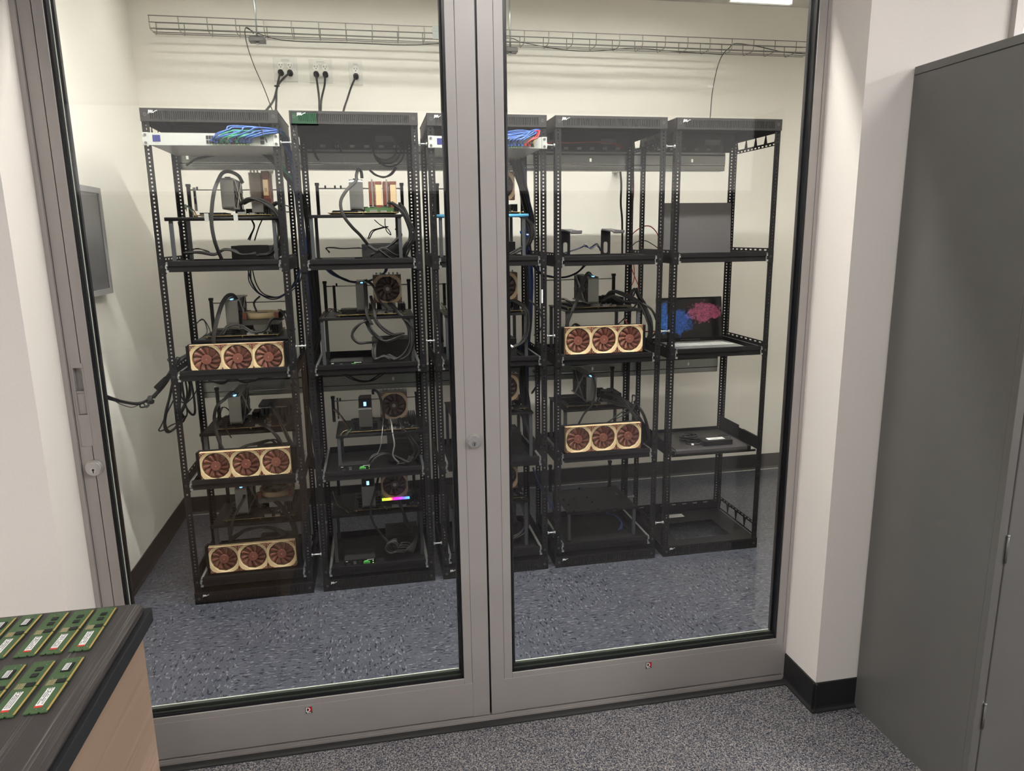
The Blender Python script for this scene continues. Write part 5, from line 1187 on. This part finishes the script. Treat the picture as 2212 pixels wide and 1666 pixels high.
strands([(1362, 640, 1.2), (1372, 625, 1.25), (1380, 640, 1.2), (1390, 655, 1.15), (1396, 680, 1.1)], 6, .0034, ['cable'], 'black connector tangle at the right of second bench, fourth rack', 'connector tangle of fourth rack', .016, .006, 69)
strands([(1385, 655, 1.09), (1405, 668, 1.06), (1418, 690, 1.05), (1420, 712, 1.05), (1408, 728, 1.07), (1396, 735, 1.09)], 2, .005, ['cable'], 'thick black coolant hose curving outside the second radiator, fourth rack', 'coolant hoses of second radiator, fourth rack', .006, .002, 70)
strands([(1372, 868, 1.09), (1390, 895, 1.06), (1400, 925, 1.055), (1402, 950, 1.06), (1393, 965, 1.08)], 2, .005, ['cable'], 'thick black coolant hose curving outside the third radiator, fourth rack', 'coolant hoses of third radiator, fourth rack', .006, .002, 71)
strands([(1212, 548, 1.2), (1255, 536, 1.15), (1262, 530, 1.14), (1275, 536, 1.15), (1290, 528, 1.2), (1300, 540, 1.22)], 3, .0024, ['cable', 'cable_navy', 'label_grey'], 'thin lead lying between the two stands on the top tray of fourth rack', 'leads between the stands', .01, .005, 72)
# blue leads on the empty bench tray
for q in range(2):
    cable([(1310, 1108, 1.3), (1330, 1115, 1.26), (1342, 1128, 1.22), (1340+3*q, 1140, 1.18), (1332+6*q, 1152, 1.14), (1333+3*q, 1161, 1.10)], .0036, 'cable_blue', f'{["left", "right"][q]} blue network lead lying under the empty bench of fourth rack', 'blue leads under the empty bench')
cable([(1225, 1112, 1.3), (1290, 1110, 1.32), (1330, 1106, 1.33), (1343, 1112, 1.3), (1345, 1122, 1.28), (1338, 1130, 1.24)], .003, 'cable', 'black lead lying under the empty bench of fourth rack')
# bundle leaving the leftmost rack towards the left wall
LG = 'bundle slung from the leftmost rack to the left wall'
LL = 'black cable slung from the leftmost rack to the left wall'
strands([(384, 772, 1.10), (372, 800, 1.08), (358, 824, 1.06), (342, 848, 1.05), (322, 864, 1.05), (300, 872, 1.0), (268, 868, .92), (236, 859, .82), (205, 845, .75)], 4, .005, ['cable'], LL, LG, .006, .003, 73)
strands([(410, 765, 1.14), (384, 780, 1.11), (372, 800, 1.09), (358, 824, 1.07), (345, 842, 1.06), (330, 858, 1.05)], 6, .006, ['cable_grey'], 'thick sleeved cable descending from the leftmost rack to the grey strap', LG, .009, .003, 74)
a, b = at(360, 817, 1.05), at(338, 838, 1.045); ax = (b-a).normalized(); up_ = Vector((0, 1, 0)); z_ = ax.cross(up_)
o = part('inline_adapter', MB().obox((a+b)/2, ax, up_, z_, .030, .014, .010).obox(a+(a-b)*.2, ax, up_, z_, .012, .012, .008), 'plastic_black', bevel=.003); tag(o, 'black inline connector in the bundle left of the leftmost rack', 'cable connector')
o = part('cable_strap', MB().tube(circle_pts(at(326, 864, 1.045), .016, 18, 'x'), (.002, .009), 8, closed=True, flat=(0, 0, 1)), 'cable_grey'); tag(o, 'grey strap around the bundle left of the leftmost rack', 'cable strap')
cable([(326, 868, 1.04), (316, 878, 1.03), (304, 880, 1.03), (303, 874, 1.03), (310, 872, 1.03), (316, 880, 1.02), (322, 874, 1.03), (312, 866, 1.04)], .003, 'cable', 'small curled cable end below the grey strap')
cable([(302, 874, 1.02), (285, 880, .98), (262, 874, .92), (240, 862, .83)], .0016, 'cable', 'thin cable sagging below the bundle near the left wall')
HG = 'cables hanging beside the left post of the leftmost rack'
for q, (pts, r_) in enumerate((([(372, 830, 1.07), (366, 860, 1.06), (358, 890, 1.06), (355, 920, 1.06), (362, 934, 1.07), (378, 925, 1.1), (392, 905, 1.12)], .0052), ([(374, 820, 1.07), (367, 855, 1.06), (360, 890, 1.06), (357, 916, 1.06), (366, 932, 1.07), (384, 920, 1.1), (395, 900, 1.12)], .0045),
        ([(378, 858, 1.07), (362, 890, 1.06), (348, 920, 1.06), (343, 930, 1.06), (352, 930, 1.07), (372, 918, 1.1), (390, 912, 1.12)], .0028), ([(392, 820, 1.12), (396, 850, 1.12), (402, 880, 1.12), (415, 896, 1.13), (421, 890, 1.13), (419, 860, 1.13), (412, 822, 1.12)], .0048),
        ([(400, 820, 1.13), (404, 850, 1.13), (398, 880, 1.13), (388, 900, 1.12), (394, 912, 1.12), (402, 898, 1.13)], .004), ([(410, 820, 1.14), (408, 850, 1.14), (400, 870, 1.14), (392, 890, 1.13), (400, 905, 1.13)], .0045),
        ([(431, 815, 1.15), (428, 835, 1.15), (416, 858, 1.15), (400, 875, 1.15), (392, 895, 1.14), (385, 905, 1.14)], .0026), ([(386, 815, 1.10), (388, 845, 1.10), (386, 880, 1.10), (390, 905, 1.10)], .0085), ([(396, 818, 1.11), (390, 850, 1.11), (400, 872, 1.12), (404, 895, 1.12), (396, 907, 1.12)], .003),
        ([(404, 815, 1.12), (412, 848, 1.12), (402, 870, 1.12), (390, 868, 1.11)], .003))):
    cable(pts, r_, 'cable', 'black cable loop hanging beside left front post of leftmost rack', HG)
cable([(374, 775, 1.02), (362, 776, 1.0), (366, 783, 1.01), (374, 790, 1.03)], .002, 'cable', 'tiny cable tip poking out left of leftmost rack post')
cable([(444, 925, 1.12), (434, 945, 1.08), (437, 960, 1.08), (446, 980, 1.08)], .0012, 'cable', 'hair-thin wire bowing out left of third bench, leftmost rack')
cable([(384, 480, 1.05), (392, 508, 1.1), (404, 530, 1.18), (412, 545, 1.25)], .0014, 'cable', 'hair-thin wire left below the top bench, leftmost rack')
cable([(610, 442, 1.2), (630, 448, 1.2), (633, 455, 1.2), (622, 458, 1.2), (610, 455, 1.2)], .0024, 'cable', 'small black loop sticking out right of leftmost rack')
strands([(930, 380, 1.38), (932, 400, 1.38), (935, 430, 1.38), (938, 450, 1.38), (933, 480, 1.38), (938, 560, 1.38), (942, 640, 1.37), (948, 700, 1.36), (955, 740, 1.34)], 3, .0042, ['cable_grey'], 'black cable running down the left rear post of middle rack', 'cables down the left rear post of middle rack', .006, .003, 75)
# stray cables below the trays
strands([(700, 805, 1.2), (740, 808, 1.2), (770, 822, 1.2), (800, 822, 1.2), (828, 806, 1.2)], 3, .003, ['cable'], 'black cable sagging under the second tray of second rack', 'cables sagging under second tray of second rack', .012, .004, 76)
strands([(1215, 782, 1.2), (1240, 790, 1.2), (1275, 785, 1.2), (1300, 775, 1.2)], 3, .003, ['cable'], 'black cable sagging under the second tray of fourth rack', 'cables sagging under second tray of fourth rack', .010, .004, 77)
strands([(450, 822, 1.2), (480, 828, 1.2), (500, 818, 1.2), (530, 826, 1.2), (570, 816, 1.2), (600, 812, 1.2)], 4, .003, ['cable'], 'black cable under the second tray of leftmost rack', 'cables under second tray of leftmost rack', .012, .004, 78)
o = part('cable', MB().tube([at(1096, 738, 1.06), at(1100, 746, 1.05)], .0035, 7), 'yellow'); tag(o, 'yellow connector lead in the middle rack tangle', 'cable')
part('connector', MB().tube([at(1100, 746, 1.05), at(1108, 750, 1.05)], .006, 6), 'label_white', o)

# ------------------------------------------------------------------ tall cabinet
cx0, cx1, cy0, cy1, cz = 1.423, 2.337, -.620, -.178, 1.953
t = thing('storage_cabinet', 'tall dark grey metal storage cabinet beside the door pillar', 'cabinet', (cx0, cy0, 0)); dx, dy = cx1-cx0, cy1-cy0
part('side_panel', MB().box(0, .0015, .018, dy, .0, cz-.023), 'cabinet', t)
part('side_panel', MB().box(dx-.0015, dx, .018, dy, .0, cz-.023), 'cabinet', t)
part('top_cap', MB().box(-.001, dx+.001, -.001, dy, cz-.0215, cz), 'cabinet', t, bevel=.002)
part('seam', MB().box(.001, dx-.001, .001, dy, cz-.024, cz-.021), 'slot', t)
part('back_panel', MB().box(.0015, dx-.0015, dy-.002, dy, 0, cz-.023), 'cabinet', t)
part('face_frame', MB().box(.0, .024, -.001, .018, .0, cz-.023).box(dx-.024, dx, -.001, .018, .0, cz-.023).box(.024, dx-.024, -.001, .018, .0, .05).box(.024, dx-.024, -.001, .018, cz-.06, cz-.023), 'cabinet', t, bevel=.001)
for k in range(2):
    xa = .0265 if k == 0 else dx/2+.001; xb = dx/2-.001 if k == 0 else dx-.0265
    dd = part('door', MB().box(xa, xb, -.003, .015, .012, cz-.026), 'cabinet', t, bevel=.0015)
    hx = xa-.001 if k == 0 else xb+.001
    for hz in (.28, .745, 1.6):
        part('hinge', MB().cyl((hx, -.004, hz-.035), (hx, -.004, hz+.035), .0028, 8), 'cabinet', dd); part('hinge_pin', MB().cyl((hx, -.004, hz+.035), (hx, -.004, hz+.039), .0034, 8), 'zinc', dd)
    if k == 0: part('handle', MB().box(xb-.05, xb-.02, -.02, -.003, .95, 1.10), 'alu', dd, bevel=.003)

# ------------------------------------------------------------------ desk
DX, DY, DZ = -.466, -.737, .897
t = thing('desk', 'tall desk with charcoal woodgrain top and brown wood side', 'desk', (DX, DY, 0))
def rounded(x0, x1, y0, y1, r, n=8):
    pts = [(x0, y0), (x1, y0)]
    for k in range(n+1):
        a = PI/2*k/n; pts.append((x1-r+r*math.cos(a), y1-r+r*math.sin(a)))
    return pts+[(x0, y1)]
tp = MB(); tp.prism(rounded(-1.1, -.0065, -1.75, -.006, .022), 'z', DZ-.014, DZ)
part('desk_top', tp, 'desk_top', t, bevel=.0055)
part('edge_slab', MB().prism(rounded(-1.105, 0, -1.75, 0, .003, 3), 'z', DZ-.040, DZ-.0145), 'desk_edge', t, bevel=.0012)
part('side_panel', MB().box(-.032, -.012, -1.74, -.030, .0, DZ-.040), 'wood', t)
part('side_panel', MB().box(-1.09, -1.07, -1.74, -.030, .0, DZ-.040), 'wood', t)
part('back_panel', MB().box(-1.07, -.032, -.06, -.042, .1, DZ-.040), 'wood', t)
def ram(fr, nr, kind, label):
    z = DZ+.0006
    def g(px, py):
        d = FWD+RGT*((px-1106)/FPX)-UPV*((py-833)/FPX); return CAM+d*((z-CAM.z)/d.z)
    A = g(*fr); B = g(*nr) if nr else A+Vector((0, -1, 0)); B.z = A.z = z
    ang = math.atan2((A-B).x, (A-B).y)
    t = thing('memory_module', label, 'memory stick', (A.x, A.y, z), 'green memory modules laid out on the desk', rotz=-ang)
    Lm, Wm = .1335, .0315
    out = [(-Wm, -Lm), (-Wm*.78, -Lm), (-Wm*.78+.0, -Lm+.002), (-Wm*.70, -Lm+.002), (-Wm*.70, -Lm), (-Wm*.42, -Lm), (-Wm*.42, -Lm+.002), (-Wm*.32, -Lm+.002), (-Wm*.32, -Lm), (-.0012, -Lm), (-.0004, -Lm*.62), (0, -Lm*.5), (-.003, -Lm*.48), (-.003, -Lm*.475), (0, -Lm*.47), (-.0004, -Lm*.3), (-.0012, 0), (-Wm, 0)]
    part('circuit_board', MB().prism(out, 'z', .0005, .0019), 'pcb_green', t)
    part('gold_contacts', MB().box(-.0036, -.0008, -Lm+.004, -Lm*.487, .0019, .0021).box(-.0036, -.0008, -Lm*.468, -.003, .0019, .0021), 'gold', t)
    part('controller_chip', MB().box(-.0165, -.0055, -.066, -.057, .0019, .0032), 'chip', t)
    gc = MB(); r_ = random.Random(int(fr[0]))
    for k in range(5):
        for j in range(4): gc.box(-.0285+k*.0022, -.0272+k*.0022, -.069+j*.0035, -.0672+j*.0035, .0019, .0025)
    part('resistors', gc, 'tiny_gold', t)
    sm = MB()
    for k in range(12): x, y = r_.uniform(-.029, -.006), r_.choice([r_.uniform(-.012, -.003), r_.uniform(-.055, -.048), r_.uniform(-.128, -.122)]); sm.box(x, x+.0008, y, y+.0012, .0019, .0024)
    part('capacitors', sm, 'silver', t)
    if kind == 'A':
        for yy in (-.022, -.038): part('memory_chip', MB().box(-.020, -.011, yy-.0045, yy+.0045, .0019, .0031), 'chip', t)
    else:
        part('memory_chip', MB().box(-.0215, -.0085, -.038, -.016, .0019, .0031), 'chip', t)
        lb = part('paper_label', MB().box(-.0205, -.0125, -.035, -.017, .0031, .0033), 'label_white', t); q = MB()
        for k in range(6):
            for j in range(3): q.box(-.0195+j*.0022, -.0182+j*.0022, -.034+k*.0027, -.0325+k*.0027+.0006*j, .0033, .0034)
        part('writing', q, 'ink_soft', lb)
    lb = part('paper_label', MB().box(-.0225, -.0125, -.119, -.077, .0019, .0023), 'label_white', t); q = MB()
    for k in range(9):
        for j in range(3):
            if r_.random() < .85: q.box(-.0212+j*.0027, -.0196+j*.0027, -.114+k*.0032, -.1122+k*.0032+r_.uniform(0, .001), .0023, .0024)
    part('writing', q, 'ink_soft', lb)
    cu = bpy.data.curves.new('writing', 'FONT'); cu.body = 'CE'; cu.size = .0085; cu.extrude = .00003; cu.align_x = 'CENTER'; cu.materials.append(M['ink'])
    tq = bpy.data.objects.new('tmp', cu); tx = bpy.data.objects.new('writing', bpy.data.meshes.new_from_object(tq)); bpy.data.objects.remove(tq); link(tx, lb); tx.location = (-.0145, -.0815, .00236); tx.rotation_euler = (0, 0, PI/2)
    part('red_stripe', MB().box(-.0225, -.0125, -.1215, -.1175, .0019, .0024), 'label_red', lb)
    return t
ram((254.8, 1313.3), (193.5, 1407.7), 'A', 'green memory module at right end of the far row, nearest desk corner')
ram((206, 1318.7), (131.9, 1414.7), 'A', 'green memory module second from right in the far row, two bare chips')
ram((152, 1323.4), (75, 1420), 'A', 'green memory module third from right in the far row')
ram((95, 1328), (7.8, 1425.6), 'B', 'green memory module with labelled chip, fourth from right in far row')
ram((39.8, 1335), None, 'B', 'green memory module cut by photo edge at left end of far row')
ram((185.7, 1420), (102, 1542.7), 'B', 'green memory module with labelled chip at right end of near row')
ram((124, 1428), (30.4, 1551), 'A', 'green memory module in the middle of the near row, two bare chips')
ram((60.9, 1435.8), None, 'B', 'green memory module cut by photo edge in the near row')

# small extras
tb = [o for o in bpy.data.objects if o.name == 'test_bench'][0]
for px in (446, 509):
    p = at(px, 469, 1.06)
    part('clamp', MB().box(p.x+.825-.008, p.x+.825+.008, -.010, -.007, p.z-(TF[0]+.004)-.016, p.z-(TF[0]+.004)+.014), 'white_steel', tb, label='pale metal board clamp')
harness([(400, 548, 1.15), (430, 545, 1.14), (462, 550, 1.12), (478, 540, 1.12), (500, 540, 1.12), (520, 552, 1.11), (548, 548, 1.11)], 6, 'heap on the top tray of leftmost rack', 81, r=.0036, spread=.010)
harness([(412, 540, 1.25), (430, 537, 1.25), (450, 545, 1.2), (425, 546, 1.2), (410, 541, 1.22)], 2, 'thin loop on the top tray of leftmost rack', 82, r=.0022, spread=.006)
harness([(800, 530, 1.10), (815, 540, 1.09), (830, 535, 1.09), (845, 548, 1.09), (858, 552, 1.10)], 5, 'across the power supply face, top tray of second rack', 83, r=.003, spread=.010)
harness([(820, 540, 1.09), (835, 552, 1.085), (848, 560, 1.085), (860, 556, 1.10)], 4, 'beneath the power supply face, top tray of second rack', 84, r=.003, spread=.008)
harness([(712, 545, 1.2), (706, 538, 1.22), (720, 535, 1.2), (740, 538, 1.2), (765, 536, 1.2), (782, 535, 1.18)], 2, 'behind the control box, top tray of second rack', 85, r=.0022, spread=.006)
harness([(420, 700, 1.12), (440, 690, 1.15), (452, 715, 1.10), (440, 728, 1.09)], 2, 'left of second bench of leftmost rack', 86, r=.002, spread=.006)
harness([(470, 905, 1.14), (482, 880, 1.2), (495, 890, 1.16), (488, 925, 1.10), (500, 945, 1.09)], 2, 'left of third bench of leftmost rack', 87, r=.002, spread=.006)
harness([(560, 640, 1.16), (548, 655, 1.16), (556, 672, 1.15)], 1, 'behind graphics card, second bench of leftmost rack', 88, r=.004, spread=.001)
st_ = part('paper_sticker', MB().box(0, .006, -.0006, 0, 0, .058), 'label_white'); q = at(1170, 655, .9975); st_.location = (q.x, .9995, q.z)
tag(st_, 'narrow white sticker on the front post between middle and fourth racks', 'sticker')
